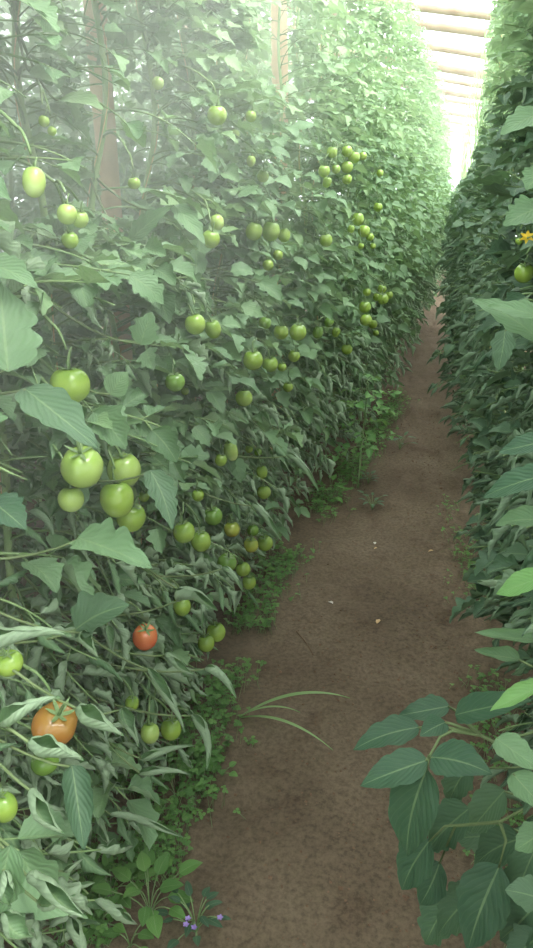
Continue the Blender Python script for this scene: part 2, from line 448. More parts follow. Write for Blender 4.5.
# ------------------------------------------------------------------ fruit list (pixel of the photograph, width in pixels)
# (cluster, u, v, width, height ratio, skin, shape)
TOM = [
    # near tomatoes, one by one
    ('p1', 34, 182, 23, 1.3, 'pale', 'plum'), ('p2', 67, 214, 20, 1, 'pale', 'round'), ('p2', 80, 219, 17, 1, 'pale', 'round'),
    ('p2', 70, 240, 17, 1, 'green', 'round'), ('p3', 134, 183, 13, .9, 'green', 'round'), ('p4', 44, 121, 11, 1, 'green', 'round'),
    ('p4', 52, 131, 9, 1, 'green', 'round'), ('p5', 158, 83, 12, 1.05, 'pale', 'round'), ('p6', 217, 115, 20, .95, 'green', 'round'),
    ('p7', 251, 116, 11, 1, 'green', 'round'), ('p7', 235, 134, 9, 1, 'pale', 'round'), ('p8', 251, 161, 9, 1.2, 'pale', 'plum'),
    ('p8', 263, 176, 12, 1, 'green', 'round'), ('p9', 217, 222, 14, 1.15, 'pale', 'round'), ('p9', 211, 239, 18, 1, 'green', 'round'),
    ('p10', 254, 231, 17, 1.1, 'green', 'round'), ('p10', 271, 231, 18, 1.1, 'green', 'round'), ('p10', 284, 235, 13, 1.1, 'green', 'round'),
    ('p11', 278, 255, 10, 1, 'green', 'round'), ('p11', 268, 265, 11, 1, 'green', 'round'),
    # upper bunch further along
    ('f1', 332, 152, 11, 1, 'green', 'round'), ('f1', 347, 151, 11, 1, 'green', 'round'), ('f1', 354, 157, 12, 1, 'green', 'round'),
    ('f1', 363, 156, 8, 1, 'green', 'round'), ('f1', 324, 171, 12, 1, 'green', 'round'), ('f1', 336, 169, 9, 1, 'green', 'round'),
    ('f1', 347, 167, 12, 1, 'green', 'round'), ('f1', 327, 182, 9, 1.2, 'green', 'plum'), ('f1', 347, 179, 10, 1, 'green', 'round'),
    ('f2', 378, 207, 9, 1, 'green', 'round'), ('f2', 380, 173, 7, 1, 'green', 'round'), ('f3', 358, 219, 12, 1.1, 'green', 'round'),
    ('f3', 364, 231, 12, 1, 'green', 'round'), ('f3', 370, 237, 8, 1, 'green', 'round'), ('f3', 351, 229, 7, 1.2, 'green', 'plum'),
    ('f4', 326, 240, 13, 1, 'green', 'round'), ('f3', 361, 246, 6, 1, 'green', 'round'), ('f3', 373, 246, 6, 1, 'green', 'round'),
    # middle band
    ('m1', 195, 324, 21, 1, 'green', 'round'), ('m1', 213, 329, 16, 1.2, 'green', 'plum'),
    ('m2', 253, 360, 20, 1, 'green', 'round'), ('m2', 270, 364, 16, 1, 'green', 'round'), ('m2', 282, 367, 9, 1, 'green', 'round'),
    ('m3', 244, 398, 17, 1, 'green', 'round'), ('m4', 175, 382, 20, .95, 'dark', 'round'), ('m4', 185, 391, 8, 1, 'green', 'round'),
    ('m5', 265, 323, 13, 1, 'dark', 'round'), ('m6', 298, 332, 17, 1, 'green', 'round'), ('m6', 281, 332, 15, 1, 'green', 'round'),
    ('m6', 294, 356, 12, 1, 'green', 'round'), ('m7', 288, 387, 10, 1, 'green', 'round'),
    ('f5', 347, 349, 11, 1, 'green', 'round'), ('f5', 336, 332, 8, 1.3, 'green', 'plum'), ('f5', 318, 332, 11, 1.2, 'dark', 'round'),
    ('f5', 329, 322, 10, 1, 'dark', 'round'),
    ('f6', 365, 307, 12, 1, 'green', 'round'), ('f6', 366, 320, 12, 1, 'green', 'round'), ('f6', 373, 324, 9, 1, 'green', 'round'),
    ('f6', 376, 333, 6, 1, 'green', 'round'), ('f7', 367, 292, 8, 1, 'green', 'round'), ('f7', 382, 289, 9, 1, 'green', 'round'),
    ('f7', 383, 299, 11, 1, 'green', 'round'), ('f7', 389, 295, 8, 1, 'green', 'round'), ('f7', 377, 297, 8, 1, 'green', 'round'),
    # close bunches
    ('c1', 70, 385, 40, .93, 'green', 'ribbed'),
    ('c2', 82, 467, 42, 1, 'pale', 'ribbed'), ('c3', 71, 499, 26, 1, 'pale', 'round'),
    ('c4', 124, 470, 34, 1, 'pale', 'round'), ('c4', 117, 499, 34, 1.07, 'green', 'plum'), ('c4', 131, 517, 29, 1.05, 'green', 'round'),
    ('c5', 144, 496, 11, 1.1, 'green', 'round'), ('c6', 190, 461, 9, 1.1, 'green', 'round'),
    ('c7', 231, 451, 14, 1.5, 'pale', 'plum'), ('c7', 221, 460, 12, 1.1, 'green', 'round'),
    ('c8', 249, 449, 8, 1, 'green', 'round'), ('c8', 258, 452, 8, 1, 'dark', 'round'), ('c8', 262, 472, 11, 1.25, 'green', 'plum'),
    ('c9', 264, 492, 14, 1, 'green', 'round'), ('c10', 213, 516, 19, 1, 'dark', 'round'), ('c10', 198, 495, 12, 1.1, 'green', 'round'),
    ('c11', 184, 532, 22, 1, 'green', 'round'), ('c11', 201, 541, 20, 1.1, 'green', 'round'),
    ('c12', 232, 529, 16, 1, 'brown', 'round'), ('c12', 253, 530, 12, 1, 'dark', 'round'),
    ('c13', 251, 545, 15, 1, 'brown', 'round'), ('c13', 265, 543, 16, 1, 'green', 'round'),
    ('c14', 227, 563, 20, 1, 'dark', 'round'), ('c14', 243, 569, 15, 1, 'green', 'round'), ('c14', 249, 582, 14, 1.1, 'green', 'round'),
    ('c15', 182, 606, 18, 1.15, 'green', 'round'), ('c16', 145, 637, 25, 1.15, 'red', 'round'),
    ('c17', 216, 632, 19, 1.05, 'green', 'round'), ('c17', 206, 643, 17, 1.05, 'green', 'round'),
    ('c18', 55, 724, 44, .92, 'orange', 'lobed'), ('c19', 9, 663, 28, .9, 'green', 'round'),
    ('c20', 45, 762, 28, .8, 'dark', 'round'), ('c21', 4, 807, 26, 1.2, 'green', 'round'),
    ('c22', 132, 703, 14, 1.1, 'green', 'round'), ('c23', 171, 729, 21, 1.05, 'green', 'round'), ('c23', 150, 733, 19, 1.1, 'pale', 'round'),
    ('c24', 177, 755, 6, 1.2, 'green', 'round'),
    # right-hand row
    ('r1', 524, 273, 19, 1, 'green', 'round'), ('r2', 483, 195, 6, 1, 'green', 'round'), ('r2', 478, 200, 6, 1, 'green', 'round'),
    ('r3', 519, 241, 7, 1, 'green', 'round'),
]


def place_tomato(u, v, wpx):
    """depth of a fruit: it hangs in the front of its row, where that row stands"""
    if u > 450:
        d = .058 * FPX / wpx if wpx > 10 else .05 * FPX / wpx
        d = min(d, 5.5)
        if u > 510: d = min(d, 1.5)
        P = at_d(u, v, d)
        return P, wpx / FPX * d
    r = ray(u, v)
    best = None
    for d in np.arange(.8, 12, .02):
        P = CAM + r * d
        if P[0] < edge_l(P[1]) - .05:
            best = d; break
    d = best if best else 3.
    size = wpx / FPX * d
    cap = .062 if wpx < 30 else .066
    if size > cap: d *= cap / size
    if size < .030: d *= min(.03 / size, 1.25)
    return CAM + r * d, wpx / FPX * d


TOMS = []
for (cl, u, v, w, hr, skin, shape) in TOM:
    P, s = place_tomato(u, v, w)
    TOMS.append(dict(cl=cl, u=u, v=v, w=w, P=P, s=s, hr=hr, skin=skin, shape=shape))
TP = np.array([t['P'] for t in TOMS]); TR = np.array([t['s'] / 2 for t in TOMS])
TDIR = np.array([norm(CAM - t['P']) for t in TOMS])
# how much of the fruit the photograph shows in the open: clearance in front of it
TCLR = np.array([{'dark': .55, 'green': .85, 'pale': .95, 'brown': .75, 'red': 1.0, 'orange': .9}[t['skin']] for t in TOMS])


def near_tomatoes(pos, rad):
    d = np.linalg.norm(TP - pos, axis=1)
    return np.where(d < rad + .5)[0]


# ------------------------------------------------------------------ growing a plant
HEROCLEAR = []
STEMCLEAR = []   # stretches of stem and post that stand free of leaves towards the path


def free_stretch(u0, v0, u1, v1, d0, d1, rr, n=9):
    for q in np.linspace(0, 1, n):
        p = at_d(u0 + (u1 - u0) * q, v0 + (v1 - v0) * q, d0 + (d1 - d0) * q)
        STEMCLEAR.append((p - norm(CAM - p) * .03, p + norm(CAM - p) * 1.25, rr))
   # (P0, P1, radius): room kept in front of the big close leaves


def keep_mask(V, PID, npid, side, yr, idx, ztop, slack=0.):
    """which pieces of a leaf stay: not in fruit or right before it, not across the path, not in one's face"""
    bad = np.zeros(len(V), bool)
    for k in idx:
        q = V - TP[k]
        h = q @ TDIR[k]
        perp = np.linalg.norm(q - h[:, None] * TDIR[k], axis=1)
        bad |= (h > -TR[k] * .3) & (h < .45) & (perp < TR[k] * TCLR[k])
        bad |= np.linalg.norm(q, axis=1) < TR[k] * .93
    bad2 = np.zeros(len(V), bool)
    for q_, (p0, p1, rr) in enumerate(HEROCLEAR + (STEMCLEAR if side < 0 else [])):
        if abs(p0[1] - yr) > 1.4: continue
        ax = p1 - p0; ln = np.linalg.norm(ax); ax = ax / ln
        q = V - p0; h = q @ ax
        perp = np.linalg.norm(q - h[:, None] * ax, axis=1)
        hit = (h > 0) & (h < ln) & (perp < rr)
        if q_ < len(HEROCLEAR): bad |= hit
        else: bad2 |= hit
    y, z, x = V[:, 1], V[:, 2], V[:, 0]
    if side < 0:
        lim = np.interp(y, LY, LX) + .02 + slack
        hi = np.interp(z, [0, .25, .6, 1.3, 1.6, 2.2, 2.9], [-.02, .02, .05, .09, .07, -.07, -.28])
        hi = np.where(y > 4.5, np.interp(z, [0, .3, .8, 1.4, 1.7, 2.2, 2.8], [0, .03, .07, .11, .08, .02, -.14]), hi)
        far = np.interp(z, [1.3, 1.6, 2.9], [.3, .06, -.12])
        bad |= x > np.where(y > 9.5, far, lim + hi)
    else:
        lim = np.interp(y, RY, RX) - .02 - slack
        lo = lim - np.interp(z, [0, .25, .6, 1.2, 2.9], [-.02, .0, .03, .06, .05])
        up = .0215 * y + .02
        hi = np.minimum(np.maximum(up, np.minimum(lo, up + .1)), .21)
        lo = np.where(y > 10.5, -.1, lo)
        f = np.clip((z - 1.25) / .5, 0, 1)
        bad |= x < lo * (1 - f) + hi * f
    bad |= z < .012
    bad |= z > ztop
    bad |= (np.linalg.norm(V - CAM, axis=1) < .62)
    out = np.ones(npid, bool)
    out[np.unique(PID[bad])] = False
    b2 = np.unique(PID[bad2]); out[b2[b2 > 0]] = False
    if not out[0] or out[1:].mean() < .5: out[:] = False          # its stalk is in the way: the whole leaf goes
    return out


def stem_path(x, y, h, seed, lean=0.0):
    r = np.random.default_rng(seed)
    z = np.linspace(-.02, h, 40)
    a, b, c, d = r.uniform(0, 6, 4)
    wx = .018 * np.sin(z * 5 + a) + .012 * np.sin(z * 11 + b)
    wy = .018 * np.sin(z * 5.5 + c) + .012 * np.sin(z * 12 + d)
    fade = np.clip(z / .3, 0, 1)
    return np.stack([x + wx * fade + lean * z, y + wy * fade, z], -1)


def grow(x, y, side, lod, seed, h=2.9, n=70, dense=1.0, back=False, lean=0.):
    """the leaves and the stem of one tomato plant; returns builders"""
    r = np.random.default_rng(seed)
    SP = stem_path(x, y, h, seed, lean)
    fb, sb = MB(), MB()
    rad = np.interp(SP[:, 2], [0, .5, 1.8, h], [.0085, .0085, .007, .0035])
    v, f = tube(SP, rad, 8 if lod == 0 else 5)
    sb.add(v, f)
    n = int(n * dense)
    zs = .16 + (h - .19) * np.linspace(0, 1, n) ** .95 + r.uniform(-.03, .03, n)
    if lod == 0 and not back: zs = np.concatenate([zs, r.uniform(1.1, 2.1, 75), r.uniform(.15, .6, 14)])
    az = r.uniform(0, 2 * PI)
    face = -PI / 2 if side < 0 else PI / 2      # +X for the left row, -X for the right one (leaf grows along +Y at az 0)
    for i, z in enumerate(zs):
        az += 2.4 + r.uniform(-.4, .4)
        a = az if (back or r.random() < .40) else face + r.normal(0, .85)
        p = np.array([np.interp(z, SP[:, 2], SP[:, 0]), np.interp(z, SP[:, 2], SP[:, 1]), z])
        q = r.random()
        if side < 0:
            st = ('roll' if q < .8 else 'semi') if z < (.95 if y < 1.3 else .72) else (('semi' if q < .4 else 'flat' if q < .8 else 'roll') if z < 1.45 else ('flat' if q < .45 else 'young' if q < .75 else 'semi'))
        else:
            st = ('roll' if q < .7 else 'semi') if z < 1.2 else ('flat' if q < .4 else 'semi' if q < .75 else 'young')
        pr = PROTO[(lod, st)][r.integers(9)]
        size = np.interp(z, [0, .5, 1.2, 1.6, 2.2, 3], [.25, .30, .28, .235, .20, .14] if lod == 0 else [.25, .31, .29, .25, .21, .14]) * r.uniform(.7, 1.2)
        tilt = r.uniform(-.25, .35) + (.10 if z < .7 else .0)
        if side > 0: tilt += .35
        R = rotz(a) @ rotx(tilt) @ roty(r.uniform(-.4, .4))
        V = pr.V @ R.T * size + p
        rn = pr.RN + r.uniform(.2, .8)
        idx = near_tomatoes(p, size * 1.3)
        kp = keep_mask(V, pr.PID, pr.npid, side, y, idx, h + .12, float(np.clip(r.normal(0, .05), -.07, .12)))
        fk = kp[pr.Fpid]
        if not fk.any(): continue
        used = np.zeros(len(V), bool); used[pr.F[fk].ravel()] = True
        mp = np.cumsum(used) - 1
        mi = pr.MI[fk].copy()
        if z > 1.75: mi[mi == 0] = 2 
        fb.add(V[used], mp[pr.F[fk]], pr.U[used], np.clip(rn[used], 0, 1), mi)
    return fb, sb, SP


# big close leaves, given by where they stand: (row side, u0,v0,depth0 -> u1,v1,depth1, width in px, roll, droop, material)
PLANTS = []


def aim_leaflet(P0, P1, width, nrm, roll=.2, droop=.3, fold=.15, lobe=.2, nl=5, seed=1, nu=26, nv=10):
    """leaflet from P0 to P1, its face towards nrm"""
    ax = P1 - P0; L = np.linalg.norm(ax)
    v, f, u = leaflet(1.0, width / L, nu, nv, fold, droop, roll, lobe, .012, nl, seed)
    tip = v.reshape(nu + 1, nv + 1, 3)[-1, nv // 2]
    # bring the chord of the bent leaflet onto +Y, then onto the axis
    ch = math.atan2(tip[2], tip[1])
    v = v @ rotx(-ch).T
    v = v * (L / max(np.linalg.norm(tip), 1e-6))
    yv = ax / L
    zv = norm(nrm - yv * (nrm @ yv))
    xv = np.cross(yv, zv)
    return v @ np.stack([xv, yv, zv]) + P0, f, u


# ------------------------------------------------------------------ the rows
left_y = [.78, 1.16, 1.45, 1.79, 2.11, 2.45, 2.75, 3.08, 3.4, 3.72, 4.05, 4.36] + [4.7 + .34 * i for i in range(18)] + [10.8 + .45 * i for i in range(18)]
right_y = [.62, .98, 1.32, 1.66, 2.0, 2.34, 2.7, 3.05, 3.4, 3.8] + [4.15 + .36 * i for i in range(18)] + [10.6 + .45 * i for i in range(18)]

LEFT_LABEL = [
    'tomato plant at the lower left corner, stem outside the frame edge',
    'tomato plant whose thick stem rises at the left edge beside the big green tomatoes',
    'tomato plant with the twine-wound stem just above the lone large green tomato',
    'tomato plant climbing directly in front of the nearest brown post',
    'tomato plant with pale stem just right of the nearest brown post',
    'tomato plant carrying the pair of green tomatoes in the middle of the left row',
    'tomato plant carrying the tight trio of green tomatoes near eye level',
]

ROW = {'l': [], 'r': []}
HERO_L, HERO_R = [], []
H = lambda *a: a
# left row (u0,v0,u1,v1,width px, depth0, depth1, roll, droop, mat, lobe)
HL = [
    H(24, 388, 98, 448, 46, 1.03, .97, .25, .35, 'leaf_dark', .22), H(8, 372, 0, 282, 62, .98, 1.0, .2, .3, 'leaf', .25),
    H(-22, 262, 38, 288, 34, 1.0, .98, .3, .4, 'leaf', .18), H(78, 538, 152, 568, 36, 1.08, 1.0, .9, .5, 'leaf', .3),
    H(-20, 652, 72, 640, 24, .92, .9, 3.0, .2, 'leaf', .12), H(2, 725, 62, 704, 20, .84, .84, 2.9, .5, 'leaf', .15),
    H(28, 742, 78, 772, 26, .80, .80, 3.1, .3, 'leaf', .12), H(77, 708, 116, 746, 24, 1.0, .98, 3.0, .3, 'leaf', .1),
    H(-10, 500, 26, 530, 40, .95, .92, .3, .4, 'leaf_broad', .2), H(75, 630, 130, 605, 34, 1.12, 1.1, .9, .5, 'leaf_dark', .3),
    H(30, 790, 62, 836, 22, .86, .84, 2.9, .3, 'leaf', .1), H(10, 845, -4, 915, 34, .9, .92, .9, .4, 'leaf', .2),
    H(28, 878, 92, 912, 24, .95, .92, 2.9, .4, 'leaf', .15), H(110, 815, 185, 832, 12, 1.45, 1.42, 3.2, .15, 'leaf', .05),
    H(72, 765, 84, 850, 26, 1.05, 1.02, 1.0, .3, 'leaf_dark', .1), H(178, 600, 222, 602, 20, 1.55, 1.5, 2.8, .2, 'leaf', .1),
    H(205, 668, 240, 694, 14, 1.5, 1.48, 3.1, .2, 'leaf', .05), H(192, 714, 210, 768, 15, 1.5, 1.48, 3.0, .2, 'leaf', .05),
    H(142, 760, 194, 745, 11, 1.42, 1.40, 2.9, .2, 'leaf', .05), H(140, 774, 191, 777, 11, 1.42, 1.40, 3.0, .2, 'leaf', .05),
    H(148, 668, 181, 735, 13, 1.36, 1.34, 2.8, .3, 'leaf', .08), H(122, 708, 132, 750, 15, 1.25, 1.22, 2.6, .2, 'leaf', .1),
    H(82, 632, 92, 662, 14, 1.1, 1.08, 2.7, .3, 'leaf', .15), H(66, 872, 84, 862, 8, 1.2, 1.18, 3.0, .1, 'leaf', .05),
    H(40, 905, 75, 902, 18, .98, .97, 2.6, .3, 'leaf', .1), H(2, 912, 30, 940, 22, .92, .92, 2.4, .3, 'leaf', .12), H(4, 870, 12, 905, 18, .9, .9, 2.6, .3, 'leaf', .1),
    H(165, 655, 196, 672, 12, 1.42, 1.4, 2.8, .2, 'leaf', .08), H(200, 598, 206, 628, 8, 1.6, 1.58, 3.0, .2, 'leaf', .05),
    H(252, 505, 286, 538, 11, 2.0, 1.95, 2.8, .2, 'leaf', .08), H(286, 455, 322, 488, 10, 2.3, 2.25, 2.8, .2, 'leaf', .08), H(222, 568, 246, 590, 9, 1.75, 1.72, 2.9, .2, 'leaf', .05),
    H(130, 240, 172, 205, 22, 1.7, 1.65, .3, .4, 'leaf', .25), H(140, 345, 152, 312, 26, 1.35, 1.35, .3, .3, 'leaf', .3),
    H(60, 100, 104, 110, 26, 1.35, 1.3, .3, .5, 'leaf_top', .25), H(30, 70, 58, 84, 22, 1.3, 1.3, .3, .5, 'leaf_top', .25),
    H(175, 205, 205, 245, 22, 1.75, 1.7, .3, .4, 'leaf', .25), H(110, 395, 128, 372, 26, 1.3, 1.3, .2, .3, 'leaf', .05),
    H(150, 470, 172, 530, 28, 1.3, 1.25, .5, .3, 'leaf_dark', .25),
]
# right row
HR = [
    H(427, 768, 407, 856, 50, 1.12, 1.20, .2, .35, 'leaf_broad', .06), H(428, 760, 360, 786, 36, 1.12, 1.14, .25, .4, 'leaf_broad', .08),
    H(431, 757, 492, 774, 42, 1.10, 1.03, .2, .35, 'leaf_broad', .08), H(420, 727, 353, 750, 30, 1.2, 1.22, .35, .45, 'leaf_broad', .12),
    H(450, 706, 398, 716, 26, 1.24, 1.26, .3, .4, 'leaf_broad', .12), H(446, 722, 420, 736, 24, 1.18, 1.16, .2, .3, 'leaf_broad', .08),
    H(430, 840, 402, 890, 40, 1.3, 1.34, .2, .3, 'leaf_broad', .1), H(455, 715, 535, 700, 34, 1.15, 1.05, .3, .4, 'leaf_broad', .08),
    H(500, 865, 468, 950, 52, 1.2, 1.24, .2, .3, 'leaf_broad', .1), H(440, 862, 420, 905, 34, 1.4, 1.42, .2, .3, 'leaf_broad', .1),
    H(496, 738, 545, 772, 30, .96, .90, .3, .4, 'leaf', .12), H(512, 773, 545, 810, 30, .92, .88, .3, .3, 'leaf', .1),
    H(545, 684, 490, 711, 18, .80, .82, 1.2, .3, 'leaf_bright', .1), H(545, 576, 496, 594, 28, .82, .86, .35, .3, 'leaf_bright', .05),
    H(550, 474, 482, 498, 32, .80, .86, .3, .35, 'leaf_broad', .1), H(550, 440, 498, 452, 26, .82, .86, .3, .3, 'leaf_broad', .1),
    H(540, 640, 474, 636, 16, 1.1, 1.15, 1.4, .2, 'leaf', .05), H(512, 582, 476, 584, 12, 1.3, 1.36, 2.9, .2, 'leaf', .05),
    H(545, 520, 495, 525, 20, 1.0, 1.05, .9, .3, 'leaf', .1), H(520, 660, 475, 648, 16, 1.2, 1.25, 1.4, .2, 'leaf', .05),
    H(545, 205, 503, 226, 36, .85, .85, .2, .3, 'leaf', .3), H(545, 112, 500, 135, 30, .85, .85, .2, .3, 'leaf', .2),
    H(540, 340, 472, 300, 30, .95, 1.0, .5, .4, 'leaf', .2), H(545, 318, 488, 306, 22, .9, .95, .5, .4, 'leaf', .15),
    H(505, 330, 498, 372, 22, 1.1, 1.1, .3, .4, 'leaf_dark', .2), H(545, 170, 526, 190, 30, .75, .75, .3, .3, 'leaf', .2),
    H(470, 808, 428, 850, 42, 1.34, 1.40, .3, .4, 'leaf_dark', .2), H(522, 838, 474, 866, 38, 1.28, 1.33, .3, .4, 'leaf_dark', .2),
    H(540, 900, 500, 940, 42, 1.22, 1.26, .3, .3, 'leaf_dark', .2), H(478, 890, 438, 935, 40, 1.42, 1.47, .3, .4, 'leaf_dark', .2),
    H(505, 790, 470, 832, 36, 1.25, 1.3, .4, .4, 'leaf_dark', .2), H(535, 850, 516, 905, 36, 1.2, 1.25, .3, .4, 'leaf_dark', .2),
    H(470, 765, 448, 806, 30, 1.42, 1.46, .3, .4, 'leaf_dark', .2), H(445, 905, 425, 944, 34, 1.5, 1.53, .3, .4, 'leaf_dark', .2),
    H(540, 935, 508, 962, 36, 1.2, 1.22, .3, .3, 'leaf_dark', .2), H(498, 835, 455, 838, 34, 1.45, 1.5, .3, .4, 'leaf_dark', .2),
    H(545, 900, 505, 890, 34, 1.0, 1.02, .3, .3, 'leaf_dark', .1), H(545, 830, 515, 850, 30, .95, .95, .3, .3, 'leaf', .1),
]
hero_parts = {'l': {}, 'r': {}}


def build_hero(side, rows, ylist):
    for k, (u0, v0, u1, v1, wpx, d0, d1, roll, droop, mt, lobe) in enumerate(rows):
        P0, P1 = at_d(u0, v0, d0), at_d(u1, v1, d1)
        nrm = norm(norm(CAM - (P0 + P1) / 2) * .75 + np.array([.25 * (1 if side == 'l' else -.4), 0, .75]))
        width = wpx / FPX * (d0 + d1) / 2 * (1 if roll < .8 else (1.35 if roll < 1.5 else 2.1))
        v, f, u = aim_leaflet(P0, P1, width, nrm, roll, droop, .12, lobe, 4 + k % 3, 31 * k + 5)
        if HERO_OK(P0, P1): pass
        hero_parts[side].setdefault(k, (v, f, u, P0, P1, mt))
        HEROCLEAR.append((P0 * .8 + P1 * .2, (P0 * .8 + P1 * .2) + norm(CAM - P0) * .22, width * .32 if roll < 1 else width * .15))
        HEROCLEAR.append((P0 * .4 + P1 * .6, (P0 * .4 + P1 * .6) + norm(CAM - P1) * .22, width * .32 if roll < 1 else width * .15))


def HERO_OK(a, b): return True


_p = at_d(527, 238, 1.05); HEROCLEAR.append((_p - norm(CAM - _p) * .03, _p + norm(CAM - _p) * .4, .022))
build_hero('l', HL, left_y)
build_hero('r', HR, right_y)


JQ = (480, 735, 1.14)
ROUTE = {('r', 0): [(429, 757, 1.12), (440, 737, 1.13), (452, 731, 1.14), JQ, (524, 757, 1.1)], ('r', 1): [(429, 757, 1.12)], ('r', 2): [(429, 757, 1.12)],
         ('r', 3): [(440, 726, 1.18), JQ], ('r', 4): [(458, 712, 1.2), JQ], ('r', 5): [(452, 724, 1.17), JQ], ('r', 7): [JQ],
         ('r', 6): [(445, 826, 1.28), (500, 822, 1.2), (540, 800, 1.1)], ('r', 9): [(455, 826, 1.3), (500, 822, 1.2)], ('r', 8): [(506, 840, 1.18), (500, 822, 1.2)]}


def hero_attach(side, roots, spaths, ys):
    """each big leaf is a part of the nearest plant of its row; a stalk joins it to that plant's stem"""
    rr = np.random.default_rng(77)
    for k, (v, f, u, P0, P1, mt) in hero_parts[side].items():
        j = int(np.argmin([abs(P0[1] - y) + (0 if y > .5 else 9) for y in ys]))
        root, SP = roots[j], spaths[j]
        z = min(max(P0[2] + .05, .1), 2.6)
        S = np.array([np.interp(z, SP[:, 2], SP[:, 0]), np.interp(z, SP[:, 2], SP[:, 1]), z])
        b = MB()
        b.add(v, f, u, float(rr.uniform(.25, .8)), 0)
        via = ROUTE.get((side, k))
        if via is None:
            S = S + np.array([0, 0, rr.uniform(-.05, .16)])
            pts = bez(S, (S * .4 + P0 * .6) + np.array([0, 0, -.07]), P0 + (P1 - P0) * .03, 9)
        else:
            pts = [P0 + (P1 - P0) * .03] + [at_d(*q) for q in via]
            if via[-1][0] > 520: pts.append(S)
            pts = np.array(pts)[::-1]
        tv, tf = tube(pts, np.linspace(.0032, .0018, len(pts)), 5)
        b.add(tv, tf, None, .5, 1)
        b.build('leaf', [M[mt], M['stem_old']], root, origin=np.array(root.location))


def depth_on(u, v, f):
    for d in np.arange(.7, 9, .01):
        p = CAM + ray(u, v) * d
        if p[0] < f(p[1]): return d
    return 3.0


for (u0, v0, u1, v1, rr, off) in ((12, 8, 33, 120, .012, 0), (38, 150, 46, 205, .012, 0), (64, 300, 68, 368, .014, 0), (80, 5, 96, 80, .012, 0), (104, 100, 113, 205, .026, -.17),
                             (136, 8, 150, 120, .010, 0), (153, 130, 159, 185, .010, 0), (180, 35, 190, 145, .009, 0),
                             (215, 255, 218, 310, .010, 0), (123, 320, 127, 347, .026, -.17), (280, 10, 284, 90, .03, -.2), (2, 440, 2, 560, .014, 0),
                             (301, 148, 306, 230, .008, 0)):
    dd = [depth_on(u0, v0, lambda y: stem_l(y) + off), depth_on(u1, v1, lambda y: stem_l(y) + off)]
    free_stretch(u0, v0, u1, v1, dd[0], dd[1], rr)

plant_index = []
for side, ys in (('l', left_y), ('r', right_y)):
    sgn = -1 if side == 'l' else 1
    roots, paths = [], []
    for i, y in enumerate(ys):
        x = stem_l(y) if side == 'l' else stem_r(y)
        lod = 0 if y < 2.5 else (1 if y < 5.2 else 2)
        h = float(np.interp(y, [0, 3, 6, 9, 14], [2.95, 2.95, 2.9, 2.85, 2.8])) + RNG.uniform(-.08, .06)
        if side == 'r': h -= .05
        n = {0: 165, 1: 150, 2: 120}[lod] if y < 10 else 75
        fb, sb, SP = grow(x, y, sgn, lod, 500 + i * 7 + (0 if side == 'l' else 3), h, n, lean=0. if side == 'l' else -.115 + .012 * min(y, 5))
        if side == 'l':
            if i < len(LEFT_LABEL): lab, grp = LEFT_LABEL[i], None
            elif y < 5.2: lab, grp = 'leafy tomato plant in the middle stretch of the left row', 'tomato plants in the middle of the left row'
            else: lab, grp = 'pale distant tomato plant towards the far end of the left row', 'far tomato plants of the left row'
        else:
            if i == 0: lab, grp = 'tomato plant at the right edge with a bright green leaf reaching in', None
            elif i == 1: lab, grp = 'tomato plant with broad dark flat leaves leaning over the path, lower right', None
            elif y < 3.2: lab, grp = 'dark leafy tomato plant with rolled leaves beside the path, right row', 'near tomato plants of the right row'
            else: lab, grp = 'distant dark tomato plant towards the far end of the right row', 'far tomato plants of the right row'
        root = empty('tomato_plant', (x, y, 0), lab, 'tomato plant', grp)
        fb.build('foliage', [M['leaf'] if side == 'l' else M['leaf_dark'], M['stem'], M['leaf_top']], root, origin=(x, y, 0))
        sb.build('stem', [M['stem_main']], root, origin=(x, y, 0))
        if y < 4.2:      # twine wound round the stem
            tb = MB()
            zz = np.linspace(.25, h + .1, 150)
            cx = np.interp(zz, SP[:, 2], SP[:, 0]); cy = np.interp(zz, SP[:, 2], SP[:, 1])
            aa = zz * 9 + i
            tv, tf = tube(np.stack([cx + .0105 * np.cos(aa), cy + .0105 * np.sin(aa), zz], -1), .0019, 4)
            tb.add(tv, tf); tb.build('twine', [M['twine']], root, origin=(x, y, 0))
        roots.append(root); paths.append(SP)
    hero_attach(side, roots, paths, ys)
    ROW[side] = (roots, paths, ys)

# second line of each row, seen through the gaps of the first; unseen plants beside the camera added for shade
for side, x_off, hh, nn, ys in (('l', -.55, 2.85, 120, np.arange(.3, 11.5, .40)), ('l', -1.15, 2.8, 120, np.arange(.2, 8, .42)), ('l', -1.75, 2.7, 110, np.arange(.4, 7, .45)),
                                ('r', .55, 2.7, 80, np.arange(.9, 9.0, .45)), ('r', 1.15, 2.6, 70, np.arange(-1.5, 7, .6)),
                                ('l', 0, 2.8, 70, np.arange(-1.9, .05, .4)), ('r', .05, 2.7, 70, np.arange(-1.9, .4, .4)), ('l', -.6, 2.8, 70, np.arange(-1.8, .2, .5))):
    for i, y in enumerate(ys):
        y = float(y)
        x = (stem_l(y) if side == 'l' else stem_r(y)) + x_off
        lod = 1 if y < 3.0 else 2
        fb, sb, SP = grow(x, y, -1 if side == 'l' else 1, lod, int(4000 + i * 5 - x_off * 900), hh + RNG.uniform(-.1, .1), nn, back=True)
        nm = 'left' if side == 'l' else 'right'
        if y < .62 and abs(x_off) < .7: lab, grp = 'tomato plant of the %s row beside the camera, outside the frame' % nm, 'plants beside the camera, %s' % nm
        else: lab, grp = 'tomato plant half hidden behind the front line of the %s row' % nm, 'rear lines of the %s row' % nm
        root = empty('tomato_plant', (x, y, 0), lab, 'tomato plant', grp)
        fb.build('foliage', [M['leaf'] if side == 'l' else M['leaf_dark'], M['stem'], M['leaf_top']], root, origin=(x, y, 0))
        sb.build('stem', [M['stem_main']], root, origin=(x, y, 0))


